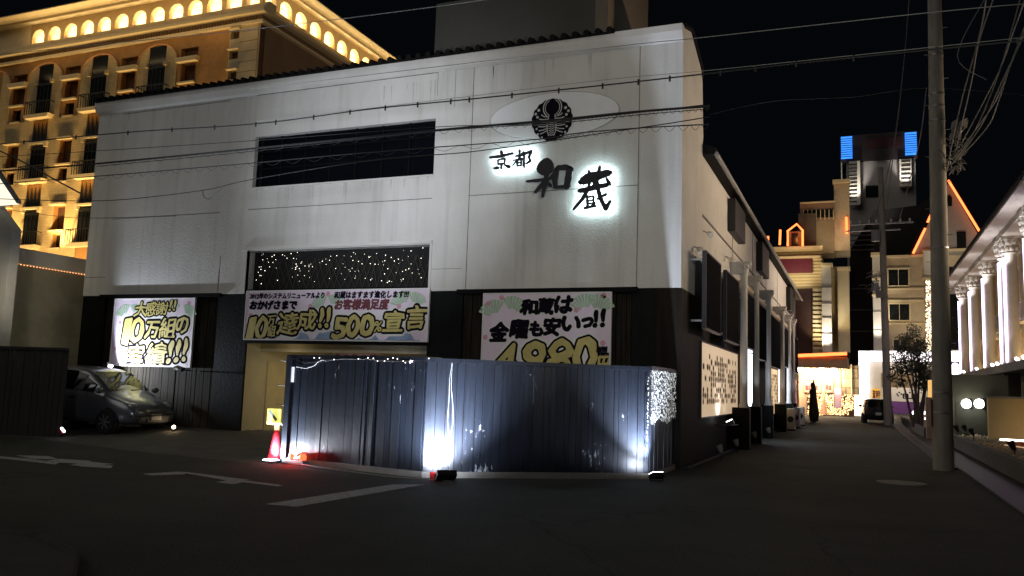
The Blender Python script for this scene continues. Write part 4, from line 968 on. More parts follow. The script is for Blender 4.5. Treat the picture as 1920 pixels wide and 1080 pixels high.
# neighbouring white wall behind the wooden fence
NY = 14.15
ax, bx = F(0, 397, NY), F(23, 428, NY)
T = thing('white_side_wall', 'plain white wall with one corner cut off, rising behind the wooden fence at the left edge', 'wall', (bx.x-1, NY, 0))
MB().prism([(bx.x-5, NY, 0), (bx.x, NY, 0), (bx.x, NY, bx.z), (ax.x, NY, ax.z), (ax.x-.9, NY, ax.z+.9), (bx.x-5, NY, ax.z+.9)], (0, .25, 0)).build('wall_panel', mat('grey_white_render', (.25, .245, .225), .8, var=.08), T)
q0, q1 = F(0, 335, NY-.3), F(31, 381, NY-.3); dz = q0.z-q1.z; wx = q1.x-q0.x
T = thing('lit_canopy', 'canopy with bright cream underside at the left edge of the picture', 'canopy', q1)
MB().prism([(q0.x-.8, NY-.3, q0.z+dz*.8/wx), (q1.x, NY-.3, q1.z), (q1.x, NY-.3, q1.z+.07), (q0.x-.8, NY-.3, q0.z+dz*.8/wx+.10)], (0, .12, 0)).build('fascia', mat('grey_fascia', (.2, .2, .2), .6), T)
MB().prism([(q0.x-1.4, NY-.27, q1.z-.01), (q1.x-.03, NY-.27, q1.z-.01), (q0.x-.8, NY-.27, q0.z+dz*.8/wx-.03), (q0.x-1.4, NY-.27, q0.z+dz*.8/wx)], (0, .06, 0)).build('lit_panel', em('cream_lightbox', (1, .93, .72), 1.1), T)
MB().box(q0.x-1.5, q0.x-1.4, NY-.3, NY+.25, 0, q0.z+.9).build('post', metal, T)

# ================================================================ UTILITY POLES AND CABLES
pole_grp = 'concrete utility poles in the lane'
T = thing('utility_pole', 'tall concrete utility pole standing nearest, with metal bands and step bolts', 'utility pole', (1.71, 21.08, 0), pole_grp)
pt_ = F(1751.5, 0, 21.3); pdir = (Vector((pt_.x, 21.2, pt_.z))-Vector((1.71, 21.08, 0)))
def pa(z): return Vector((1.71, 21.08, 0))+pdir*(z/pdir.z)
MB().cyl(pa(0), pa(15), .215, .125, n=28).build('shaft', polem, T, smooth=True)
for z in (1.28, 1.72, 5.0, 8.0, 8.35, 8.65, 9.6): MB().lathe(pa(z), [(.22-.006*z+.0, -.018), (.224-.006*z, -.018), (.224-.006*z, .018), (.215-.006*z, .018)], 24).build('band', metal, T)
m = MB()
for k in range(14):
    z = 2.2+k*.62; s_ = 1 if k % 2 else -1; m.tube([pa(z), pa(z)+Vector((s_*(.31-.006*z), -.05, 0))], .009, 6)
m.build('step_bolts', metal, T)
MB().obox(pa(1.25)+Vector((-.22, -.06, 0)), (0, 1, 0), (1, 0, 0), (0, 0, 1), .03, .02, .30).build('sign_strip', mat('rust_red_plate', (.10, .03, .02), .7), T)
m = MB(); c = pa(7.1)
random.seed(4)
for k in range(60):
    a = c+Vector((random.uniform(.1, .55), random.uniform(-.3, .1), random.uniform(-.35, .5))); b2 = a+Vector((random.uniform(-.2, .2), random.uniform(-.1, .1), random.uniform(-.2, .2))); m.tube([a, (a+b2)/2+Vector((0, 0, .05)), b2], .012, 5)
for k in range(9): m.obox(c+Vector((.42+random.uniform(-.12, .12), -.1, .62+random.uniform(-.16, .2))), (random.random(), 1, random.random()), (1, -random.random(), .3), (.2, .3, 1), .07, .06, .10)
m.build('splice_box', mat('grey_splice', (.18, .17, .16), .6, var=.4, vs=12), T)
T = thing('utility_pole', 'slimmer utility pole farther down the lane with crossarm and transformers', 'utility pole', (1.53, 53.5, 0), pole_grp)
MB().cyl((1.53, 53.5, 0), (1.38, 53.5, 15.3), .235, .15, n=20).build('shaft', polem, T, smooth=True)
qz = lambda py_: F(1658, py_, 53.5).z
m = MB(); m.box(-.35, 3.1, 53.4, 53.5, qz(420), qz(417)).box(-.6, 2.4, 53.3, 53.4, qz(433), qz(431)); m.build('crossarm', metal, T)
m = MB()
for x in (-.3, .2, .7, 1.1, 1.9, 2.4, 2.9): m.lathe((x, 53.42, qz(418)), [(.04, 0), (.07, .06), (.04, .1), (.07, .16), (.03, .22)], 8)
m.build('insulators', palew, T)
m = MB(); q = F(1642, 443, 53.3); m.cyl(q-Vector((0, 0, .3)), q+Vector((0, 0, .35)), .24, n=14); m.build('transformer', mat('grey_transformer', (.22, .23, .25), .5), T); m = MB(); q = F(1641, 537, 53.3); m.cyl(q-Vector((0, 0, .28)), q+Vector((0, 0, .2)), .2, n=14); m.build('transformer', mat('grey_transformer', (.22, .23, .25), .5), T)
m = MB(); q = F(1649, 552, 53.3); m.box(q.x-.2, q.x+.2, 53.1, 53.5, q.z-.2, q.z+.2)
for k in range(30):
    q = F(random.uniform(1622, 1652), random.uniform(505, 545), 53.2); m.tube([q, q+Vector((random.uniform(-.4, .4), 0, random.uniform(-.3, .3)))], .02, 4)
m.build('fittings', mat('grey_splice', (0, 0, 0)), T)

def wire(label, pts, y, r, m_=cable_m, clips=0, ys=None, name='overhead_cable', coil=0):
    """pts: where the cable runs; y: distance of its span from the viewer"""
    P = [F(px_, py_, ys[i] if ys else y) for i, (px_, py_) in enumerate(pts)]
    Q = []
    for k in range(len(P)-1):
        p0, p1, p2, p3 = P[max(0, k-1)], P[k], P[k+1], P[min(len(P)-1, k+2)]
        for s_ in range(6):
            t_ = s_/6; Q.append(.5*((2*p1)+(p2-p0)*t_+(2*p0-5*p1+4*p2-p3)*t_*t_+(3*p1-p0-3*p2+p3)*t_**3))
    Q.append(P[-1])
    T = thing(name, label, 'cable', P[len(P)//2], 'overhead cables crossing the view')
    MB().tube(Q, r, 6).build('cable_run', m_, T, smooth=True)
    if clips:
        m = MB()
        for k in range(clips):
            q = Q[int((k+.5)/clips*(len(Q)-1))]; m.tube([q+Vector((0, 0, .03)), q+Vector((.0, 0, -.05))], .014, 5)
        m.build('clips', cable_m, T)
    if coil:
        m = MB(); C2 = []
        n_ = coil*8
        for k in range(n_+1):
            f = k/n_*(len(Q)-1); i = min(int(f), len(Q)-2); q = Q[i].lerp(Q[i+1], f-i); C2.append(q+Vector((0, 0, -.035+.035*math.cos(k*math.tau/8))))
        m.tube(C2, .003, 4); m.build('lashing', cable_m, T)
    return T
lg = mat('pale_grey_wire', (.20, .20, .19), .5)  # pale grey colour of the thin wires and the bundle
wire('topmost thin pale wire rising across the dark sky above the roof', [(-20, 104), (200, 82), (500, 52), (820, 12), (980, -12)], 12, .007, lg)
wire('thin pale wire crossing the top right sky behind the near pole', [(470, 167), (880, 118), (1200, 82), (1320, 70), (1740, 24), (1960, 4)], 12, .006, lg)
wire('clipped black cable crossing just under the cornice of the white facade', [(-20, 272), (240, 248), (480, 232), (690, 205), (880, 186), (1130, 160), (1318, 139), (1540, 114), (1960, 72)], 11, .010, cable_m, 26)
wire('thin wire running just above the clipped cable', [(480, 228), (820, 188), (1130, 150), (1318, 133), (1600, 104), (1960, 66)], 11.3, .004, lg)
wire('thin black wire at mid height across the left of the facade', [(-20, 295), (180, 283), (470, 264), (820, 238), (1000, 232), (1318, 197)], 11, .006)
wire('thick black telephone cable across the oval panel of the facade', [(-20, 322), (180, 307), (470, 279), (820, 244), (1030, 226), (1190, 210), (1330, 199)], 11, .017, cable_m, 0, coil=60)
wire('second black cable lashed just under the thick one', [(180, 312), (470, 284), (820, 246), (1030, 232), (1190, 216), (1330, 204)], 11.1, .006)
wire('lashed black cable sagging low across the facade above the characters', [(-20, 346), (200, 329), (330, 318), (470, 306), (700, 285), (1000, 262), (1080, 250), (1200, 240), (1330, 233)], 10.8, .008, cable_m, 0, coil=46)
wire('lowest black wire sagging to the left edge with a loose loop', [(-20, 372), (100, 376), (220, 375), (380, 357), (470, 337), (700, 300), (880, 285), (1080, 257), (1250, 232), (1330, 219)], 10.6, .007)
wire('loose looped end hanging from the lowest wire', [(380, 356), (382, 368), (392, 373), (404, 364), (418, 352)], 10.6, .006)
wire('thin wire low at the left in front of the amber hotel', [(-20, 388), (80, 402), (160, 409), (330, 405)], 10.2, .005)
wire('dark cable slanting down in front of the amber hotel to a wall box', [(-20, 274), (40, 302), (100, 335), (150, 362)], 10.4, .014)
# bundle at the right
rb_ = [((1790, 305), (1840, 235), (1880, 150), (1925, 55)), ((1782, 312), (1828, 245), (1875, 130), (1915, -10)), ((1786, 300), (1850, 215), (1878, 165), (1925, 40)), ((1775, 320), (1800, 200), (1838, 60), (1850, -10)), ((1790, 290), (1820, 160), (1835, 80), (1865, -10)), ((1795, 300), (1850, 240), (1872, 190), (1895, 120), (1925, 45)), ((1805, 265), (1870, 140), (1900, 60), (1925, -10))]
rl_ = ('outermost left', 'second', 'third', 'steep lone', 'steep inner', 'loosely drooping', 'rightmost')
for lb, pts in zip(rl_, rb_):
    n_ = len(pts); wire(lb+' cable of the bundle rising from the near pole to the top right', pts, 0, .012, lg, ys=[21-6*i/(n_-1) for i in range(n_)], coil=0)
wire('pale brace wire slanting left above the cable bundle', [(1848, -5), (1795, 105), (1850, 150)], 16, .008, lg)
wire('thin wire crossing the right sky behind the pole', [(1330, 215), (1450, 190), (1600, 182), (1740, 165), (1960, 182)], 24, .006, mat('dim_wire', (.06, .06, .06), .6))
for lb, pts in (('leftmost', ((1705, -5), (1692, 140), (1672, 290), (1640, 417))), ('second', ((1700, 60), (1686, 200), (1670, 330), (1660, 417))), ('third', ((1737, 165), (1725, 260), (1705, 340), (1685, 417)))):
    wire(lb+' faint wire climbing from the far pole crossarm', pts, 0, .02, mat('dim_wire', (0, 0, 0)), ys=[30, 36, 44, 53.3])

# ================================================================ AMBER HOTEL AT LEFT
HY, HX = 34.0, -29.17
H_ = thing('amber_hotel', 'large hotel in amber light with an arched gallery under its roof, behind the white building', 'building', (-40, HY, 0))
HL = -53.5
m = MB()
holes = []
doors = (-45.2, -40.75, -36.3); wins = (-47.5, -43.0, -38.5, -34.05)
FLR = (0, -3.97, -7.94, -11.9)
for dz in FLR:
    for x in wins:
        if dz == 0: holes.append((x-.62, x+.62, 18.98, 19.58, .35))
        holes.append((x-.52, x+.52, 17.65+dz-(.0 if dz == 0 else -.0), 18.72+dz+(.0 if dz == 0 else .35), .5))
        holes.append((x-.36, x+.36, 16.55+dz, 17.35+dz, .35))
m.grid_wall([HL, HX-2.03], [1, 20.3], holes, lambda u, v, d: (u, HY+d, v), .6); m.build('front_wall', hbrown, H_)
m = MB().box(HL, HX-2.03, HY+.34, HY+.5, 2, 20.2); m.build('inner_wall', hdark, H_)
# cream stone areas (below z 16.5 the whole wall, above only round the doors)
m = MB()
for x in (-49.65,)+doors:
    w_ = 1.45; n_ = 14; zs = 19.0
    pts = [(x-w_, zs)]+[(x-w_*math.cos(k*math.pi/n_), zs+1.0*math.sin(k*math.pi/n_)) for k in range(1, n_)]+[(x+w_, zs)]
    iw = .62
    # left pier, right pier, arch cap as strips
    for a, b in ((x-w_, x-iw), (x+iw, x+w_)): m.box(a, b, HY-.07, HY+.02, 2, zs)
    for k in range(n_):
        x0_, x1_ = x-w_*math.cos(k*math.pi/n_), x-w_*math.cos((k+1)*math.pi/n_)
        z0_, z1_ = zs+1.0*math.sin(k*math.pi/n_), zs+1.0*math.sin((k+1)*math.pi/n_)
        if x1_ < x-iw+.1 or x0_ > x+iw-.1: m.prism([(x0_, HY-.07, zs), (x1_, HY-.07, zs), (x1_, HY-.07, z1_), (x0_, HY-.07, z0_)], (0, .09, 0))
for a, b in ((-48.2, -46.65), (-43.75, -42.2), (-39.3, -37.75), (-34.85, -33.4)):
    xc = (a+b)/2
    for dz in FLR[1:]+(-15.9,):
        # stone between floors, leaving the windows free
        m.box(a, xc-.53, HY-.068, HY+.02, 16.5+dz, 20.45+dz); m.box(xc+.53, b, HY-.068, HY+.02, 16.5+dz, 20.45+dz)
        m.box(xc-.53, xc+.53, HY-.068, HY+.02, 19.1+dz, 20.45+dz); m.box(xc-.53, xc+.53, HY-.068, HY+.02, 17.37+dz, 17.62+dz)
        m.box(xc-.53, xc-.37, HY-.068, HY+.02, 16.5+dz, 17.37+dz); m.box(xc+.37, xc+.53, HY-.068, HY+.02, 16.5+dz, 17.37+dz)
m.build('stone_facing', hcream, H_)
m = MB()
for x in (-49.65,)+doors:
    w_ = 1.47; n_ = 16; zs = 19.0
    m.tube([(x-w_*math.cos(k*math.pi/n_), HY-.09, zs+1.03*math.sin(k*math.pi/n_)) for k in range(n_+1)], .045, 6)
m.build('arch_moulding', mat('arch_terracotta', (.5, .26, .12), .7), H_)
for x in doors:
    for i, dz in enumerate(FLR[:3]):
        d_o = MB().box(x-.62, x+.62, HY-.03, HY-.0, 16.85+dz, 19.95+dz if i == 0 else 19.0+dz).build('balcony_door', hwin, H_)
        mm = MB()
        for k in range(5): mm.box(x-.62+.31*k-.02, x-.62+.31*k+.02, HY-.06, HY-.031, 16.9+dz, 18.8+dz)
        mm.box(x-.62, x+.62, HY-.08, HY-.031, 18.62+dz, 18.78+dz); mm.build('door_frame', iron, d_o)
        MB().box(x-.80, x-.58, HY-.22, HY-.0, 18.72+dz, 18.92+dz).build('door_bracket', htrim, H_); MB().box(x+.58, x+.80, HY-.22, HY-.0, 18.72+dz, 18.92+dz).build('door_bracket', htrim, H_)
        if i: MB().box(x-.85, x+.85, HY-.22, HY, 18.93+dz, 19.05+dz).build('door_lintel', htrim, H_)
        if i:
            mm = MB()
            for k in range(4): xk = x-.5+k*.33; mm.prism([(xk-.12, HY-.09, 19.1+dz), (xk+.12, HY-.09, 19.1+dz), (xk+.10, HY-.09, 19.5+dz), (xk, HY-.09, 20.3+dz), (xk-.10, HY-.09, 19.5+dz)], (0, .03, 0))
            mm.box(x-.62, x+.62, HY-.075, HY-.02, 19.05+dz, 19.35+dz); mm.build('pointed_grille', iron, H_)
        sl_ = MB().prism([(x-.95, HY-.07, 16.5+dz), (x+.95, HY-.07, 16.5+dz), (x+1.05, HY-.07, 16.72+dz), (x-1.05, HY-.07, 16.72+dz)], (0, -.42, 0)).build('balcony', htrim, H_)
        mm = MB()
        for k in range(11): xk = x-.98+k*.196; mm.box(xk-.02, xk+.02, HY-.49, HY-.465, 16.72+dz, 17.5+dz)
        mm.box(x-1.0, x+1.0, HY-.50, HY-.455, 17.48+dz, 17.53+dz)
        for s_ in (-1, 1):
            mm.box(x+s_*.99-.02, x+s_*.99+.02, HY-.49, HY-.07, 17.48+dz, 17.53+dz)
        mm.build('railing', iron, sl_)
for x in wins:
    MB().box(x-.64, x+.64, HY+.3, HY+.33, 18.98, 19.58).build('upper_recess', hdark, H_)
    MB().prism([(x-.72, HY+.02, 18.72), (x+.72, HY+.02, 18.72), (x+.80, HY+.02, 18.98), (x-.80, HY+.02, 18.98)], (0, -.30, 0)).build('ledge', htrim, H_)
    for i, dz in enumerate(FLR[:4]):
        if i: MB().box(x-.62, x+.62, HY-.30, HY-.0, 19.0+dz+.07, 19.17+dz).build('window_hood', htrim, H_)
        MB().box(x-.60, x+.60, HY-.18, HY-.0, 17.50+dz, 17.60+dz).build('window_sill', htrim, H_)
        wn_ = MB().box(x-.36, x+.36, HY+.28, HY+.32, 16.55+dz, 17.35+dz).build('small_window', hwin, H_)
        MB().box(x-.42, x+.42, HY-.14, HY-.0, 16.47+dz, 16.55+dz).build('small_sill', htrim, H_)
# corner pier of wide blocks
m = MB()
sq = [(HX-1.98, HX-1.38, 19.62-1.13*k, 20.12-1.13*k, .3) for k in range(12)]
m.grid_wall([HX-2.02, HX-.12], [1, 20.55], sq, lambda u, v, d: (u, HY-.10+d, v), .4); m.build('corner_pier', mat('hotel_smooth_block', (.56, .45, .27), .8, var=.12, vs=1.5, bump=.2), H_)
MB().box(HX-1.98, HX-1.38, HY+.16, HY+.19, 5, 20.3).build('pier_recess', hdark, H_)
m = MB()
for k in range(30): m.box(HX-1.36, HX-.12, HY-.104, HY-.09, 19.95-.565*k, 19.97-.565*k)
m.build('block_joints', hdark, H_)
for k in range(14): MB().box(HX-2.03, HX-1.3, HY-.28, HY-.10, 20.13-1.13*k, 20.18-1.13*k).build('pier_sill', htrim, H_)
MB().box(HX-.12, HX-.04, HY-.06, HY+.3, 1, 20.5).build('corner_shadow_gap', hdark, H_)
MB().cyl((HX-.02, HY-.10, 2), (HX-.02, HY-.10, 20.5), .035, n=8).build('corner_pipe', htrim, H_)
# mouldings
def band(name, z0, z1, out, mm=htrim, xl=HL, xr=None, sy_=17):
    o_ = out; m = MB()
    m.box(xl, HX+o_, HY-o_, HY+.3, z0, z1); m.box(HX-.3, HX+o_, HY+.3, HY+sy_, z0, z1); return m.build(name, mm, H_)
band('lower_moulding', 20.30, 20.45, .22)
band('frieze', 20.45, 20.80, .05, mat('hotel_frieze', (.16, .10, .05), .8))
m = MB()
for k in range(120):
    x = HL+.1+k*.2
    if x < HX-.1: m.box(x, x+.09, HY-.12, HY-.05, 20.5, 20.74)
m.build('dentils', mat('hotel_frieze', (0, 0, 0)), H_)
band('upper_moulding', 20.80, 20.95, .42)
# sloped coping (cornice apron)
m = MB()
m.prism([(HL, HY-.40, 20.95), (HL, HY-.40, 21.0), (HL, HY+.05, 21.52), (HL, HY+.6, 21.52), (HL, HY+.6, 20.95)], (HX+.4-HL, 0, 0))
m.prism([(HX+.40, HY+.6, 20.95), (HX+.40, HY+.6, 21.0), (HX-.05, HY+.6, 21.52), (HX-.6, HY+.6, 21.52), (HX-.6, HY+.6, 20.95)], (0, 16.4, 0))
m.build('cornice_apron', htrim, H_)
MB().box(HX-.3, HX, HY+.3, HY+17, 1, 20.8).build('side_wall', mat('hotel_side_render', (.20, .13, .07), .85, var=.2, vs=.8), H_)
# gallery arcades
def arcade(name, n_, start, step, to):
    m = MB(); zb, zsp, ztop, hw = 21.5, 22.06, 23.0, .52
    for k in range(n_):
        c = start+step*k; L0, R0 = c-step/2, c+step/2; N_ = 10
        arc = [(c-hw*math.cos(t*math.pi/N_), zsp+.50*math.sin(t*math.pi/N_)) for t in range(N_+1)]
        out = [(c-step/2*math.cos(t*math.pi/N_) if 0 < t < N_ else (L0 if t == 0 else R0), ztop if 0 < t < N_ else zsp) for t in range(N_+1)]
        # piers
        m.poly([to(L0, zb, 0), to(c-hw, zb, 0), to(c-hw, zsp, 0), to(L0, zsp, 0)]); m.poly([to(c+hw, zb, 0), to(R0, zb, 0), to(R0, zsp, 0), to(c+hw, zsp, 0)])
        for t in range(N_):
            (ax, az), (bx, bz) = arc[t], arc[t+1]; u0 = L0 if t == 0 else ax; u1 = R0 if t == N_-1 else bx
            m.poly([to(ax, az, 0), to(bx, bz, 0), to(u1, ztop, 0), to(u0, ztop, 0)])
            if t == 0: m.poly([to(L0, zsp, 0), to(ax, az, 0), to(u0, ztop, 0)])
            if t == N_-1: m.poly([to(bx, bz, 0), to(R0, zsp, 0), to(u1, ztop, 0)])
            m.poly([to(ax, az, 0), to(ax, az, .3), to(bx, bz, .3), to(bx, bz, 0)])
        m.poly([to(c-hw, zb, 0), to(c-hw, zb, .3), to(c-hw, zsp, .3), to(c-hw, zsp, 0)]); m.poly([to(c+hw, zb, 0), to(c+hw, zb, .3), to(c+hw, zsp, .3), to(c+hw, zsp, 0)])
    m.build(name, mat('hotel_gallery_render', (.50, .36, .18), .8, var=.12), H_)
GY = HY+.35
arcade('gallery_arcade', 13, -46.77, 1.39, lambda u, v, d: (u, GY+d, v))
arcade('gallery_side_arcade', 12, GY+.55, 1.39, lambda u, v, d: (HX-.3-d, u, v))
gw = mat('hotel_gallery_inner', (.80, .66, .40), .8, var=.08)
MB().box(HL, HX-1.7, GY+1.3, GY+1.4, 21.3, 23.1).box(HX-1.7, HX-1.6, GY+1.3, GY+17, 21.3, 23.1).build('gallery_inner_wall', gw, H_)
MB().box(HL, -47.47, GY, GY+1.3, 21.3, 23.1).build('gallery_partition', gw, H_)
m = MB(); m.box(HL, HX+.05, HY+.05, GY+1.4, 23.0, 23.12).box(HX-1.7, HX+.05, GY+1.4, HY+17, 23.0, 23.12); m.build('gallery_ceiling', htrim, H_)
band('eave_moulding', 22.88, 23.02, .10)
m = MB()
m.prism([(HL, HY+.0, 23.03), (HL, HY-.62, 23.20), (HL, HY-.62, 23.26), (HL, HY+3, 24.2), (HL, HY+3, 23.12)], (HX+.62-HL, 0, 0))
m.prism([(HX-.0, HY+3, 23.03), (HX+.62, HY+3, 23.20), (HX+.62, HY+3, 23.26), (HX-3, HY+3, 24.2), (HX-3, HY+3, 23.12)], (0, 14.6, 0))
m.box(HX-.0, HX+.60, HY-.60, HY+3, 23.19, 23.25)
m.build('roof', htrim, H_)
lamp('AREA', (-38.9, GY+.55, 21.56), (-38.9, GY+1.2, 22.3), 900, (1, .85, .54), 17, sizey=.25, name='gallery_light')
lamp('AREA', (HX-.85, HY+9, 21.56), (HX-1.5, HY+9, 22.5), 900, (1, .85, .54), 15.5, sizey=.25, name='gallery_light')
lamp('AREA', (-38.2, HY-.50, 21.5), (-38.2, HY-.25, 23.2), 110, (1, .68, .30), 18, sizey=.12, name='eave_light')
lamp('AREA', (HX+.55, HY+7.5, 21.5), (HX+.3, HY+7.5, 23.2), 110, (1, .70, .33), 16, sizey=.12, name='eave_light')
lamp('AREA', (-38, HY-1.5, 19.8), (-38, HY-.2, 21.3), 60, (1, .68, .32), 18, sizey=.15, name='cornice_light')
lamp('AREA', (-41, HY-2.8, 5), (-41, HY+.8, 13), 1300, (1, .66, .28), 14, sizey=.4, name='facade_uplight')
for x in (-47.5, -43.0, -38.5, -34.2): lamp('SPOT', (x+.8, HY-1.0, 8.2), (x+.6, HY+.3, 13.0), 1200, (1, .66, .26), .15, 105, .9, name='facade_uplight')
lamp('SPOT', (-32, HY-4, 10), (-31, HY, 19), 260, (1, .72, .36), .3, 60, .7, name='facade_uplight')

# ================================================================ RIGHT SIDE
CX = 6.0
R = thing('colonnaded_building', 'long two-storey building with white lit columns along the right side of the lane', 'building', (7, 48, 0))
MB().box(CX+1.3, CX+9, 20, 61.5, 0, 8.7).build('main_wall', beige, R)
for y in (59.2, 55, 50, 44.6, 38.2, 34): MB().box(CX+1.08, CX+1.3, y-.45, y+.45, 3.1, 8.5).build('pilaster', mat('honey_render', (.50, .38, .20), .8), R)
MB().box(CX-.6, CX+1.5, 24, 61.8, 2.78, 3.0).box(CX-.7, CX-.5, 24, 61.9, 2.72, 3.05).build('ledge', conc, R, bevel=.02)
ev = MB(); ev.prism([(CX-.95, 20, 8.76), (CX-.95, 20, 8.86), (CX+2, 20, 10.2), (CX+9, 20, 10.2), (CX+9, 20, 8.72), (CX+.1, 20, 8.72)], (0, 41.8, 0)); ev.build('eave', palew, R)
MB().prism([(CX-1.05, 20, 8.84), (CX-1.05, 20, 8.94), (CX+2, 20, 10.35), (CX+2, 20, 10.25)], (0, 42, 0)).build('roof', tile, R)
MB().box(CX-.35, CX+.45, 20, 61.6, 8.5, 8.72).build('entablature', palew, R)
for y in (57.2, 52.2, 47, 41.2, 36):
    w_o = MB().box(CX+1.26, CX+1.29, y-.75, y+.55, 5.2, 8.0).build('window', glass, R); MB().box(CX+1.2, CX+1.29, y-.85, y-.75, 5.1, 8.1).box(CX+1.2, CX+1.29, y+.55, y+.65, 5.1, 8.1).box(CX+1.2, CX+1.29, y-.75, y+.55, 8.0, 8.1).build('frame', palew, w_o)
    w_o = MB().box(CX+1.26, CX+1.29, y-.7, y+.5, 3.1, 4.6).build('window', glass, R); MB().box(CX+1.2, CX+1.29, y-.8, y-.7, 3.1, 4.7).box(CX+1.2, CX+1.29, y+.5, y+.6, 3.1, 4.7).build('frame', palew, w_o)
    bo = MB().box(CX+.35, CX+1.28, y-1.0, y+.9, 4.95, 5.12).build('balcony', palew, R)
    m = MB()
    for k in range(13): m.cyl((CX+.42, y-.95+k*.15, 5.12), (CX+.42, y-.95+k*.15, 5.75), .03, n=6)
    m.box(CX+.36, CX+.48, y-1.0, y+.9, 5.72, 5.8); m.build('railing', palew, bo)
    m = MB()
    for k in range(9): m.cyl((CX+.35, y-.6+k*.15, 3.0), (CX+.35, y-.6+k*.15, 3.55), .03, n=6)
    m.box(CX+.29, CX+.41, y-.7, y+.7, 3.52, 3.6); m.build('lower_railing', palew, R)
# small flower boxes / undercroft
m = MB()
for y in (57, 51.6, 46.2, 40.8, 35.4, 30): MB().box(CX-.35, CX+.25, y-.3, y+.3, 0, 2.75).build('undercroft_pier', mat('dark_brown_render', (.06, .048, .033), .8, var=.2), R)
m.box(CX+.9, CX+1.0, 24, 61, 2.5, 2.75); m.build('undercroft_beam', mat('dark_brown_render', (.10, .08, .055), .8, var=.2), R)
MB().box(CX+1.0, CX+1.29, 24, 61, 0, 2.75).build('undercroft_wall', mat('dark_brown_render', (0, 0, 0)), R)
cols_y = (57.7, 52.45, 47.0, 41.7, 40.25, 35.5, 34.1)
led = em('purple_white_led', (.80, .62, 1), 6)
for i, y in enumerate(cols_y):
    T = thing('lit_column', ('farthest lit white column of the colonnade', 'second farthest lit white column of the colonnade', 'third farthest lit white column of the colonnade', 'left one of the paired lit columns', 'right one of the paired lit columns', 'lit column at the right picture edge', 'nearest lit column past the picture edge')[i], 'column', (CX, y, 3), 'lit columns of the colonnade')
    MB().lathe((CX, y, 3.0), [(.33, 0), (.33, .12), (.28, .2), (.255, .3), (.235, 4.7), (.26, 4.76)], 20).build('shaft', palew, T, smooth=True)
    m = MB().lathe((CX, y, 7.76), [(.28, 0), (.32, .05), (.28, .1), (.32, .35), (.41, .62), (.38, .66)], 16); m.box(CX-.42, CX+.42, y-.42, y+.42, 8.4, 8.5)
    for k in range(10):
        a = k*math.tau/10
        for zz, rr in ((7.98, .31), (8.22, .37)): m.sphere((CX+rr*math.cos(a+zz), y+rr*math.sin(a+zz), zz), .08, 6, (1, 1, 1.4))
    m.build('capital', palew, T)
    MB().box(CX-.30, CX-.245, y-.15, y-.02, 3.2, 7.6).build('led_strip', led, T)
    m = MB(); m.sphere((CX-.62, y-.12, 3.12), .07, 8).sphere((CX-.62, y+.12, 3.16), .06, 8).build('base_bulbs', em('white_bulb', (1, .95, 1), 4), T)
    lamp('SPOT', (CX-.75, y-.45, 3.15), (CX-.10, y, 8.3), 95, (.95, .86, 1), .05, 60, .7, name='column_uplight')
    lamp('SPOT', (CX-.55, y-.45, 7.2), (CX-.15, y-.05, 8.7), 48, (.97, .93, 1), .05, 120, .8, name='capital_fill')  # extra spot in mid-air, added to brighten capital and soffit
lamp('AREA', (CX+.5, 47, 3.15), (CX+1.0, 47, 6), 170, (1, .66, .30), 20, sizey=.2, name='wall_wash')
# planter bed along the lane
PXf = 2.8
pl = thing('planter', 'low raised planter with concrete front beside the near utility pole', 'planter', (4, 25, 0))
MB().box(PXf, PXf+.16, 14, 36, 0, .43).build('front_wall', mat('dark_planter_concrete', (.07, .062, .055), .85, var=.3, bump=.4, bs=20), pl, bevel=.01)
MB().box(PXf+.16, 9, 14, 36, 0, .36).build('soil', mat('gravel_soil', (.22, .16, .09), .9, var=.75, vs=16, bump=1.0, bs=22), pl)
m = MB(); random.seed(12)
for k in range(1400):
    x, y = random.uniform(PXf+.18, 6.5), random.uniform(16, 34); r_ = random.uniform(.015, .045)
    m.obox((x, y, .37), (random.random(), random.random(), .2), (-.3, .8, random.random()), (.1, .2, 1), r_, r_*.8, r_*.6)
m.build('pebbles', mat('mixed_pebbles', (.34, .27, .18), .8, var=.6, vs=9), pl, kind='stuff')
bw = thing('beige_wall', 'orange-beige garden wall behind the planter at the right edge', 'wall', (6, 30, 0))
q = F(1852, 745, 30)
MB().box(q.x, 12, 30, 30.25, 0, 1.66).build('wall_body', mat('orange_beige_render', (.52, .36, .16), .8, var=.1, vs=1.5, bump=.15), bw)
MB().box(q.x-.03, 12, 29.97, 30.28, 1.66, 1.72).build('coping', conc, bw)
gwq = thing('gate_wall', 'dark olive wall carrying two globe lamps beside the beige wall', 'wall', (3.4, 33, 0))
MB().box(PXf+.1, q.x+1, 33, 33.3, 0, 2.45).build('wall_body', mat('olive_render', (.075, .072, .045), .8, var=.2, vs=1), gwq)
MB().box(PXf+.3, PXf+.32+.9, 32.98, 33.0, .4, 1.5).build('gate_panel', mat('dark_gate', (.03, .03, .02), .7), gwq)
for px_, lb in ((1812, 'left one of the two glowing globe wall lamps'), (1836, 'right one of the two glowing globe wall lamps')):
    p = F(px_, 757, 32.7)
    T = thing('globe_lamp', lb, 'lamp', p, 'globe lamps on the olive wall')
    MB().sphere(p, .16, 14).build('globe', em('globe_glass', (1, 1, .93), 9), T, smooth=True)
    MB().lathe((p.x+.14, p.y+.05, p.z), [(.19, -.02), (.2, 0), (.19, .02)], 18, (1, .1, 0)).build('back_plate', frame_m, T)
    MB().tube([p+Vector((.16, .06, 0)), (p.x+.2, 33, p.z)], .02, 6).build('arm', frame_m, T)
    lamp('POINT', p+Vector((-.0, -.25, -.1)), None, 6, (1, 1, .85), .08, name='globe_light')
rp_ = thing('led_rope', 'white rope light lying along the foot of the beige wall', 'rope light', (5, 29.6, .4))
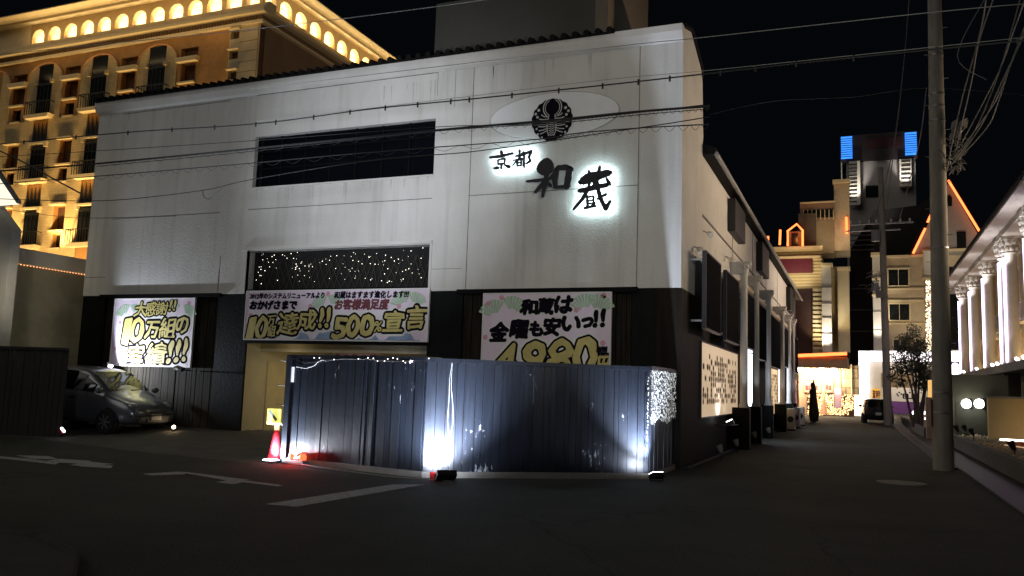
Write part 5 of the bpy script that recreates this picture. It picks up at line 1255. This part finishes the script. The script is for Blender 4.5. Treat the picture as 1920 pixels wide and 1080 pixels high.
MB().tube([(q.x+.2, 29.3, .42), (q.x+1.2, 29.1, .42), (8, 28.9, .42)], .035, 6).build('tube', em('rope_white', (1, .9, .75), 5), rp_)
r2 = MB().tube([F(1835, 829, 24.0).lerp(F(1835, 829, 24.0), 0)*0+Vector((3.55, 25.8, .42)), (3.9, 24.6, .42), (4.6, 23.4, .42)], .01, 5).build('ground_wire', em('dim_amber_wire', (1, .6, .35), .8)); props(r2, 'thin glowing wire lying across the gravel of the planter', 'rope light')
for px_, py_, lb, pale in ((1797, 818, 'black garden spotlight at the far end of the planter', 0), (1826, 825, 'dark garden spotlight standing in the planter gravel', 0), (1878, 815, 'pale conical garden spotlight by the beige wall', 1), (1903, 853, 'small black lamp stake at the planter edge', 0), (1838, 800, 'small brown fitting by the foot of the olive wall', 0)):
    p = G(px_, py_, .38)
    if p.y > 40: p = Vector((3.3, 32, .38))
    T = thing('garden_spotlight', lb, 'spotlight', p, 'garden spotlights in the planter')
    s_ = p.y/26
    MB().lathe(p+Vector((0, 0, .12*s_)), [(.03, 0), (.05, .03), (.085, .2), (.09, .21)], 12, (-.4, .2, 1)).build('lamp_head', palew if pale else lampblack, T, smooth=True)
    MB().tube([p-Vector((0, 0, .05)), p+Vector((0, 0, .16*s_))], .014, 6).build('spike', lampblack, T)
lamp('SPOT', (5.4, 28.2, .7), (6.2, 30, 1.2), 26, (1, .66, .26), .1, 140, .8, name='garden_beam')
lamp('SPOT', (4.4, 26.5, 1.9), (4.6, 26.0, .3), 26, (1, .75, .45), .3, 150, .8, name='garden_beam')
rw = thing('orange_bar', 'short orange reflector bar lying on the planter gravel at the right edge', 'reflector', G(1915, 833, .4))
p = G(1915, 833, .40); MB().obox(p, (1, .1, 0), (0, 1, 0), (0, 0, 1), .22, .03, .04).build('bar', mat('orange_plastic', (.5, .08, .02), .5), rw)
# second planter kerb farther down the lane with lamps
p2 = thing('far_planter', 'dark low planter wall beyond the near pole with small lamps on it', 'planter', (2.6, 46, 0))
MB().box(2.35, 2.5, 37, 64, 0, .42).build('front_wall', mat('dark_planter_concrete', (0, 0, 0)), p2); MB().box(2.5, 5, 37, 64, 0, .3).build('soil', mat('gravel_soil', (0, 0, 0)), p2)
m = MB()
for px_, py_, r_ in ((1714, 774, .10), (1722, 782, .06), (1733, 774, .08), (1728, 778, .06), (1708, 778, .05), (1735, 785, .05), (1722, 785, .05)):
    p = F(px_, py_, 44); m.sphere(p, r_, 7)
m.build('path_lights', em('white_bulb', (0, 0, 0), 1), p2)
o = MB().box(F(1735, 700, 36.5).x, F(1757, 700, 36.5).x, 36.5, 37, 0, F(1745, 745, 36.5).z).build('block_pier', mat('pinkish_pier', (.34, .22, .15), .8, bump=.3)); props(o, 'reddish beige pier just left of the near pole', 'pier')
o2 = thing('amber_sign', 'amber glowing lightbox sign beside the near pole', 'sign', F(1747, 745, 37.5)); a, b2 = F(1741, 745, 37.5), F(1754, 713, 37.5)
MB().box(a.x, b2.x, 37.5, 37.7, a.z, b2.z).build('lit_face', em('amber_face', (1, .55, .16), .9), o2, bevel=.02); MB().box(a.x+.1, b2.x-.1, 37.55, 37.65, 0, a.z).build('post', conc, o2)

# tree
T = thing('street_tree', 'dark leafy multi-stemmed tree in the far planter before the gabled building', 'tree', (2.9, 43.5, .3))
random.seed(21); tr = MB(); lf = MB(); ty = 43.5
base_p = F(1718, 775, ty)
tips = []
for (x1_, y1_) in ((1690, 655), (1700, 635), (1712, 625), (1728, 640), (1738, 660), (1745, 690), (1684, 680), (1720, 660)):
    tip = F(x1_, y1_, ty)+Vector((0, random.uniform(-.7, .7), 0)); b0 = Vector((base_p.x+random.uniform(-.18, .25), ty, .25)); mid = b0.lerp(tip, .5)+Vector((random.uniform(-.15, .15), random.uniform(-.15, .15), 0))
    tr.tube([b0, b0.lerp(mid, .5), mid, mid.lerp(tip, .5)+Vector((random.uniform(-.08, .08), 0, 0)), tip], [.075, .06, .045, .03, .012], 6); tips += [mid.lerp(tip, .4), mid.lerp(tip, .7), tip]
    for k in range(5):
        s0 = mid.lerp(tip, random.random()); s1 = s0+Vector((random.uniform(-.5, .5), random.uniform(-.5, .5), random.uniform(.05, .5))); tr.tube([s0, s1], [.018, .006], 4); tips.append(s1)
for p in tips:
    leafball(lf, p, random.uniform(.22, .42), 105, .055, (1, 1, .9))
leafball(lf, F(1684, 655, ty), .35, 90, .055); leafball(lf, F(1700, 690, ty), .45, 100, .055); leafball(lf, F(1712, 720, ty), .35, 70, .05)
lf.build('crown', mat('olive_leaves', (.030, .038, .013), .6, var=.5, vs=2), T); tr.build('trunk', mat('bark', (0, 0, 0)), T)

# ================================================================ STREET END
def fb(y, px0, py0, px1, py1, dep=.3, m_=None):   # box on plane y covering the region between two measured corners
    a, b = F(px0, py1, y), F(px1, py0, y); c, d = F(px0, py0, y), F(px1, py1, y)
    return (min(a.x, c.x)*.5+max(a.x, c.x)*.5, (b.x+d.x)/2, y, y+dep, (a.z+d.z)/2, (b.z+c.z)/2)
Y1 = 76.
A = thing('neon_trimmed_building', 'cream building with grooved piers, maroon sign board and orange neon on its roof', 'building', (F(1510, 780, Y1).x, Y1, 0))
def fbox(name, m_, par, y, dep, *boxes, bevel=0, **kw):
    m = MB()
    for q in boxes: m.box(*fb(y, *q, dep))
    return m.build(name, m_, par, bevel=bevel, **kw)
yel = mat('yellow_cream_stone', (.50, .42, .25), .8, var=.12, vs=1.5, bump=.2)
fbox('main_wall', yel, A, Y1, 6, (1430, 470, 1541, 790))
fbox('cornice', htrim, A, Y1-.5, .5, (1436, 462, 1542, 468), (1440, 480, 1538, 484))
m = MB()
for k in range(12): m.box(*fb(Y1-.12, 1445, 468+k*6, 1541, 471+k*6, .12))
m.build('grooved_courses', htrim, A)
fbox('sign_board', maroon, A, Y1-.3, .2, (1450, 484, 1523, 512))
fbox('dark_opening', mat('dark_red_recess', (.05, .02, .015), .8), A, Y1-.2, .1, (1482, 541, 1523, 668))
m = MB()
for k in range(14): m.box(*fb(Y1-.45, 1524, 541+k*8.4, 1541, 546+k*8.4, .4))
m.build('quoin_stack', htrim, A)
fbox('square_pier', palew, A, Y1-1.2, 1.1, (1541, 497, 1559, 660)); fbox('pier_cap', htrim, A, Y1-1.4, 1.5, (1538, 493, 1561, 498))
m = MB()
for yy in (538, 568, 595, 625): m.box(*fb(Y1-1.25, 1541, yy, 1559, yy+1.5, .05))
m.build('pier_joints', groove_m, A)
fbox('recessed_wall', yel, A, Y1+1.5, 1, (1559, 500, 1572, 665)); fbox('round_bay', yel, A, Y1, 1, (1571, 505, 1593, 660)); fbox('bay_cap', htrim, A, Y1-.2, 1.2, (1569, 500, 1594, 506))
fbox('tower_block', mat('orange_cream_render', (.52, .40, .25), .8), A, Y1+2, 4, (1564, 338, 1593, 470)); fbox('tower_cap', htrim, A, Y1+1.7, 1, (1561, 336, 1594, 342))
fbox('lower_block', mat('orange_cream_render', (0, 0, 0)), A, Y1+3, 3, (1530, 412, 1564, 475))
fbox('balcony_wall', mat('dim_pink_render', (.24, .15, .10), .8), A, Y1+1.5, .4, (1500, 377, 1564, 412))
fbox('balcony_window', hwin, A, Y1+1.4, .1, (1508, 393, 1562, 408))
m = MB()
for k in range(8): m.box(*fb(Y1+1.2, 1506+k*8, 393, 1507+k*8, 412, .1))
m.box(*fb(Y1+1.2, 1500, 378, 1565, 380, .2)); m.build('balcony_railing', htrim, A)
fbox('attic_wall', mat('dark_brown_render', (0, 0, 0)), A, Y1+1, .5, (1497, 400, 1530, 462))
fbox('dormer_window', hwin, A, Y1+.1, .1, (1484, 437, 1496, 460))
fbox('dormer_wall', mat('dim_pink_render', (0, 0, 0)), A, Y1+.3, .4, (1477, 434, 1505, 461))
ne = em('orange_neon', (1, .17, .04), 4)
def neon(name, label, y, pts, r=.09):
    o = MB().tube([F(*p, y) for p in pts], r, 8).build(name, ne, None); props(o, label, 'neon tube', 'orange neon tubes on the far buildings'); return o
neon('neon_outline', 'orange neon outline of a little gabled dormer', Y1-.2, [(1477, 461), (1477, 433), (1494, 420), (1505, 432), (1505, 461)])
neon('neon_outline', 'leftmost short upright orange neon tube on the far cornice', Y1-.2, [(1440, 462), (1440, 443)])
neon('neon_outline', 'upright orange neon tube just left of the neon dormer', Y1-.2, [(1462, 459), (1463, 431)])
neon('neon_outline', 'upright orange neon tube beside the dark roof right of the dormer', Y1+1.8, [(1588, 438), (1587, 407)])
lamp('POINT', F(1495, 440, Y1-1.2), None, 60, (1, .3, .1), .3, name='neon_glow')
lamp('SPOT', F(1550, 660, Y1-2.2), F(1550, 560, Y1), 900, (1, .95, .85), .2, 60, .7, name='pier_uplight')
lamp('SPOT', F(1532, 660, Y1-1.8), F(1532, 560, Y1), 500, (1, .85, .55), .2, 70, .7, name='pier_uplight')
lamp('SPOT', F(1583, 655, Y1-2.5), F(1583, 540, Y1+.5), 450, (1, .75, .4), .2, 60, .7, name='pier_uplight')
lamp('SPOT', F(1490, 530, Y1-3.5), F(1495, 480, Y1), 500, (1, .8, .48), .2, 100, .7, name='cornice_uplight')
lamp('SPOT', F(1560, 470, Y1-2.5), F(1575, 390, Y1+3), 520, (1, .78, .52), .2, 80, .7, name='tower_uplight')
# tower with blue windows
Y2 = 92.
Bt = thing('blue_lit_tower', 'tall grey-white tower with two blue lit louvred windows at its top', 'building', (F(1650, 780, Y2).x, Y2, 0))
fbox('tower_wall', mat('tower_grey', (.34, .32, .31), .8, var=.1), Bt, Y2, 6, (1590, 298, 1722, 800))
fbox('crown_box', mat('tower_crown_dark', (.02, .012, .014), .7), Bt, Y2-.3, 5, (1575, 250, 1720, 300))
fbox('red_glow_patch', mat('dim_red_glow', (.035, .004, .006), .8), Bt, Y2-.4, .1, (1625, 258, 1690, 276))  # panel coloured dark red in place of a faint red glow
fbox('left_fin', palew, Bt, Y2-.8, .8, (1592, 302, 1613, 384)); fbox('right_fin', palew, Bt, Y2-.8, .8, (1687, 298, 1709, 349))
m = MB()
for k in range(11): m.box(*fb(Y2-.9, 1591, 307+k*7, 1607, 309+k*7, .1))
m.build('fin_slots', plastic, Bt); m = MB()
for k in range(6): m.box(*fb(Y2-.9, 1690, 301+k*8, 1707, 303.5+k*8, .1))
m.build('fin_slots', plastic, Bt)
fbox('dark_window', hwin, Bt, Y2-.1, .1, (1623, 348, 1652, 369))
fbox('side_frame', palew, Bt, Y2-1, .2, (1577, 304, 1579, 338), (1577, 336, 1592, 338)); 
for px0, py0, px1, py1 in ((1577, 256, 1598, 297), (1697, 248, 1719, 290)):
    m = MB(); bwin = fbox('blue_window', em('blue_glow', (.04, .26, 1.), 1.5), Bt, Y2-.5, .15, (px0, py0, px1, py1))
    for k in range(1, 10): m.box(*fb(Y2-.6, px0, py0+k*4.15-.5, px1, py0+k*4.15+.5, .08))
    m.build('louvres', mat('blue_louvre', (.01, .03, .10), .6), bwin)
lamp('SPOT', F(1602, 384, Y2-2.2), F(1602, 320, Y2), 1100, (1, .93, .82), .2, 50, .7, name='fin_uplight'); lamp('SPOT', F(1698, 352, Y2-2.2), F(1698, 300, Y2), 900, (1, .93, .88), .2, 50, .7, name='fin_uplight')
lamp('SPOT', F(1650, 420, Y2-12), F(1650, 340, Y2), 500, (1, .9, .9), .3, 50, .9, name='tower_wash')
# dark mass between
dk = thing('dark_roofed_house', 'unlit dark house with a steep roof behind the far utility pole', 'building', (F(1640, 780, 84).x, 84, 0))
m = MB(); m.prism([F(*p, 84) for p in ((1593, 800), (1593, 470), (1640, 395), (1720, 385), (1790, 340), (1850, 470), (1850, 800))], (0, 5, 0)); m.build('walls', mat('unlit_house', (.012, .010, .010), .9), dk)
m = MB()
for k in range(4): m.box(*fb(83.8, 1594, 440+k*9, 1640, 442+k*9, .15))
for k in range(3): m.box(*fb(83.8, 1596, 540+k*40, 1634, 542+k*40, .15))
m.build('balcony_rails', mat('grey_rail', (.10, .09, .09), .7), dk)
# gabled building
Y3 = 78.
C_ = thing('gabled_building', 'cream gabled building edged with orange neon, partly behind the near utility pole', 'building', (F(1740, 780, Y3).x, Y3, 0))
fbox('front_wall', beige, C_, Y3, 6, (1655, 478, 1845, 800))
m = MB(); m.prism([F(*p, Y3) for p in ((1712, 478), (1778, 342), (1848, 464), (1848, 478))], (0, .5, 0)); m.build('gable_wall', mat('gable_render', (.30, .29, .26), .8, var=.1), C_)
m = MB(); P = [F(*p, Y3-.3) for p in ((1706, 480), (1778, 336), (1856, 466))]
for a, b in ((P[0], P[1]), (P[1], P[2])): m.prism([a, b, b+Vector((0, 0, .4)), a+Vector((0, 0, .4))], (0, 6, 0))
m.build('roof', tile, C_)
fbox('bright_pier', palew, C_, Y3-.8, .8, (1637, 478, 1656, 665)); fbox('pier_cap', htrim, C_, Y3-1, 1, (1633, 473, 1658, 479), (1635, 520, 1657, 523), (1635, 551, 1657, 554))
m = MB()
for yy in (583, 618): m.box(*fb(Y3-.85, 1637, yy, 1656, yy+1.5, .06))
m.build('pier_joints', groove_m, C_)
fbox('mouldings', htrim, C_, Y3-.25, .25, (1656, 478, 1732, 482), (1656, 540, 1732, 543), (1656, 562, 1732, 566), (1656, 605, 1732, 608), (1730, 466, 1845, 471))
for q in ((1666, 505, 1703, 535), (1668, 570, 1705, 600), (1676, 637, 1700, 657)):
    w_o = fbox('window', hwin, C_, Y3-.12, .1, q); fbox('window_frame', htrim, w_o, Y3-.2, .15, (q[0]-3, q[1]-3, q[2]+3, q[1]), (q[0]-3, q[3], q[2]+3, q[3]+2), (q[0]-3, q[1], q[0], q[3]), (q[2], q[1], q[2]+3, q[3]), ((q[0]+q[2])/2-.5, q[1], (q[0]+q[2])/2+.5, q[3]))
fbox('corner_pier', palew, C_, Y3-.7, .7, (1732, 470, 1751, 522)); fbox('corner_pier_cap', htrim, C_, Y3-.9, .9, (1729, 520, 1752, 524)); fbox('pearl_pier', mat('dim_pink_render', (0, 0, 0)), C_, Y3-.7, .7, (1736, 525, 1751, 665))
pe = MB(); random.seed(2)
for k in range(420):
    q = F(random.uniform(1736, 1751), random.uniform(526, 664), Y3-.75); pe.sphere(q, random.uniform(.03, .06), 5)
pe.build('pearl_lights', em('pearl_bulb', (1, .88, .62), 2.2), C_, kind='stuff')
fbox('tall_dark_window', hwin, C_, Y3-.1, .1, (1780, 500, 1809, 655))
fbox('attic_window', hwin, C_, Y3-.12, .1, (1794, 434, 1811, 466))
m = MB(); m.prism([F(*p, Y3-.1) for p in ((1775, 386), (1785, 386), (1785, 370), (1780, 364), (1775, 370))], (0, .08, 0)); m.build('arched_attic_window', hwin, C_)
neon('neon_outline', 'long orange neon tube down the right slope of the far gable', Y3-.5, [(1778, 338), (1852, 459)])
neon('neon_outline', 'upper short orange neon tube on the left slope of the far gable', Y3-.5, [(1749, 395), (1739, 417)])
neon('neon_outline', 'lower orange neon tube on the left slope of the far gable', Y3-.5, [(1735, 428), (1712, 475)])
lamp('SPOT', F(1646, 655, Y3-2.2), F(1646, 560, Y3), 900, (1, .93, .8), .2, 50, .7, name='pier_uplight')
lamp('SPOT', F(1720, 650, Y3-6), F(1720, 540, Y3), 700, (1, .82, .55), .3, 80, .8, name='wall_uplight')
lamp('SPOT', F(1790, 520, Y3-5), F(1790, 430, Y3), 380, (1, .86, .66), .3, 80, .8, name='gable_uplight')
# lit entrance at the end of the lane
Y4 = 71.
Dn = thing('lit_entrance', 'brightly lit low entrance with orange canopy edge at the end of the lane', 'entrance', (F(1545, 778, Y4).x, Y4, 0))
fbox('canopy', mat('canopy_render', (.45, .33, .22), .7), Dn, Y4-1.2, 2.5, (1492, 670, 1590, 690))
o = MB().tube([F(1492, 667, Y4-1.3), F(1588, 663, Y4-1.3)], .12, 8).build('canopy_neon', ne, Dn)
fbox('canopy_glow', mat('orange_fascia', (.6, .25, .08), .6), Dn, Y4-1.22, .1, (1492, 668, 1589, 674))
fbox('back_wall', mat('peach_wall', (.62, .42, .28), .6, var=.25, vs=2), Dn, Y4+.8, .3, (1498, 688, 1580, 782))
fbox('poster_board', mat('pink_posters', (.62, .30, .22), .5, var=.4, vs=4), Dn, Y4+.6, .15, (1508, 716, 1540, 736), (1541, 712, 1562, 736)); fbox('white_notice', white, Dn, Y4+.5, .1, (1505, 700, 1545, 712))
m = MB()
for k, (px_, ch) in enumerate(((1510, '宿'), (1516, '泊'), (1522, '休'), (1528, '憩'), (1548, '料'), (1554, '金'))):
    a, b2 = F(px_, 731, Y4+.58), F(px_+5, 722, Y4+.58); put(m, ch, a.x, b2.x, a.z, b2.z, Y4+.58, .02)
m.build('poster_lettering', redink, Dn)
gl = MB(); random.seed(8)
for k in range(800):
    q = F(random.uniform(1515, 1600), random.uniform(739, 778), Y4+.3); gl.sphere(q, random.uniform(.025, .055), 4)
fbox('glitter_base', mat('dark_brown_render', (0, 0, 0)), Dn, Y4+.35, .3, (1513, 738, 1602, 783))
gl.build('glitter_lights', em('gold_bulb', (1, .62, .28), 2.6), Dn, kind='stuff')
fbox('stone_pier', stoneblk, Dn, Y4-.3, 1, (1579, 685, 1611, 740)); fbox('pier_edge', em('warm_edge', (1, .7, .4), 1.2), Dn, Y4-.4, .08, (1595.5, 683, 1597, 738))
fbox('door_post', mat('red_post', (.35, .08, .05), .6), Dn, Y4, .3, (1576, 688, 1579, 742))
ban = thing('standing_banner', 'tall pale blue and pink banner standing in the lit entrance', 'banner', F(1571, 778, Y4-.4)); fbox('cloth', mat('blue_pink_cloth', (.45, .38, .55), .6, var=.4, vs=2, c2=(.55, .25, .25)), ban, Y4-.4, .04, (1564, 728, 1578, 765)); fbox('pole', metal, ban, Y4-.42, .05, (1563, 725, 1564, 779))
ban = thing('standing_banner', 'pinkish conical figure-like banner standing left in the lit entrance', 'banner', F(1545, 778, Y4-.4)); MB().lathe(F(1545, 777, Y4-.4), [(.32, 0), (.24, .35), (.12, 1.0), (.10, 1.7), (.04, 1.9)], 12).build('cloth', mat('salmon_cloth', (.65, .35, .22), .6), ban, smooth=True)
for px_, py_, lb in ((1500, 692, 'leftmost'), (1517, 698, 'second'), (1541, 695, 'third'), (1563, 694, 'rightmost')):
    p = F(px_, py_, Y4-.9)
    T = thing('entrance_lamp', lb+' of the four glaring lamps under the far canopy', 'lamp', p, 'lamps under the far canopy')
    MB().sphere(p, .26, 10).build('bulb', em('entrance_bulb', (1, .86, .66), 22), T, smooth=True); MB().cyl(p+Vector((0, 0, .15)), p+Vector((0, 0, .5)), .03).build('stem', metal, T)
    lamp('POINT', p+Vector((0, -.1, -.35)), None, 330, (1, .76, .50), .12, name='entrance_light')
T = thing('terracotta_pot', 'dark terracotta pot at the foot of the lit entrance pier', 'plant pot', F(1596, 778, Y4-1)); p = F(1596, 780, Y4-1); MB().lathe(p, [(.16, 0), (.22, .35), (.24, .38)], 12).build('pot', mat('terracotta_dark', (.12, .04, .03), .8), T)
# white light frame shop
Y5 = 72.5
Ew = thing('white_light_shop', 'shop front framed in bright white light panels with a purple band', 'shop', (F(1680, 780, Y5).x, Y5, 0))
wl2 = em('white_lightbox', (1, .93, .96), 2.6)
fbox('wall_body', palew, Ew, Y5, 1, (1629, 680, 1760, 800)); 
for q in ((1610, 658, 1629.5, 678), (1630.5, 658, 1655, 678), (1656, 658, 1684, 678), (1685, 658, 1760, 678), (1761, 658, 1786, 678), (1787, 658, 1818, 678)): fbox('light_band', wl2, Ew, Y5-.4, .3, q)
for q in ((1610, 679, 1629.5, 704), (1610, 705, 1629.5, 738)): fbox('light_pillar', wl2, Ew, Y5-.4, .3, q)
fbox('light_step', em('warm_white_lightbox', (1, .82, .58), 3), Ew, Y5-.4, .3, (1598, 739, 1629, 780))
fbox('dark_bay', mat('shop_brown', (.20, .15, .09), .7), Ew, Y5-.1, .1, (1653, 700, 1712, 727))
fbox('sign_panel', white, Ew, Y5-.25, .1, (1662, 727, 1730, 753)); fbox('purple_band', mat('purple_paint', (.16, .05, .28), .6), Ew, Y5-.22, .1, (1662, 753, 1730, 776))
m = MB(); a, b2 = F(1693, 747, Y5-.27), F(1716, 739, Y5-.27); put(m, 'ELE', a.x, b2.x, a.z, b2.z, Y5-.27, .02)
for px_, py_ in ((1682, 739), (1686, 736), (1690, 739), (1684, 742), (1706, 736)):
    p = F(px_, py_, Y5-.27); m.poly([(p.x+.07*math.cos(k*math.tau/6), p.y, p.z+.07*math.sin(k*math.tau/6)) for k in range(6)])
m.build('lettering', ink, Ew)
yp = fbox('yellow_poster', em('yellow_poster_face', (1, .55, .06), .55), Ew, Y5-.2, .1, (1635, 729, 1650, 750)); m = MB()
for px_, ch in ((1636.5, '満'), (1642, '室'), (1646, '空')): a, b2 = F(px_, 748, Y5-.22), F(px_+4, 732, Y5-.22); put(m, ch, a.x, b2.x, a.z, b2.z, Y5-.22, .02)
m.build('poster_lettering', redink, yp)
fl_ = thing('flower_light', 'white glowing flower-shaped light sign right of the near pole', 'light sign', F(1797, 700, Y5-1)); m = MB()
for px_, py_ in ((1785, 690), (1791, 686), (1797, 690), (1788, 697), (1795, 698), (1803, 694), (1807, 700), (1786, 703), (1800, 703)): m.sphere(F(px_, py_, Y5-1), .24, 8, (1, .4, 1))
m.build('petals', em('flower_glow', (1, .93, 1), 2.2), fl_, smooth=True); fbox('back_board', mat('violet_board', (.18, .10, .25), .6), fl_, Y5-.8, .1, (1781, 678, 1812, 708))
lamp('AREA', F(1700, 690, Y5-2.5), F(1700, 745, Y5), 90, (1, .8, .6), 3, name='shop_wash')
lamp('POINT', F(1640, 760, Y5-4), None, 60, (1, .85, .65), .3, name='shop_spill')

# ================================================================ LIGHT ON THE FACADE
# street floods behind the viewer
lamp('SPOT', (-8.0, 2.0, 2.4), (-10.6, FY, 6.7), 6000, (.84, .90, 1), .25, 33, 1., name='facade_flood')
lamp('SPOT', (-5, -2, 5.5), (-11.5, FY, 6.4), 1000, (.98, .98, 1), .6, 74, 1., name='facade_flood')
lamp('SPOT', (4, 2, 5.5), (-5.2, FY, 6.6), 1900, (1, .95, .83), .5, 50, .9, name='facade_flood')
lamp('SPOT', (-18.6, 13.3, 3.5), (WX, 15.2, 3.4), 75, (1, .90, .70), .2, 100, .8, name='wall_fill_light')  # added lamp without a fixture, brightens the boundary wall
# warm light of the colonnade side falling on the lane wall
lamp('AREA', (5.2, 25, 5.5), (-3.4, 21, 7.6), 190, (1, .76, .52), 9, sizey=.8, spread=85, name='lane_wash')
lamp('AREA', (5.0, 42, 5.5), (-3.4, 40, 7.4), 240, (1, .78, .55), 9, sizey=.8, spread=85, name='lane_wash')
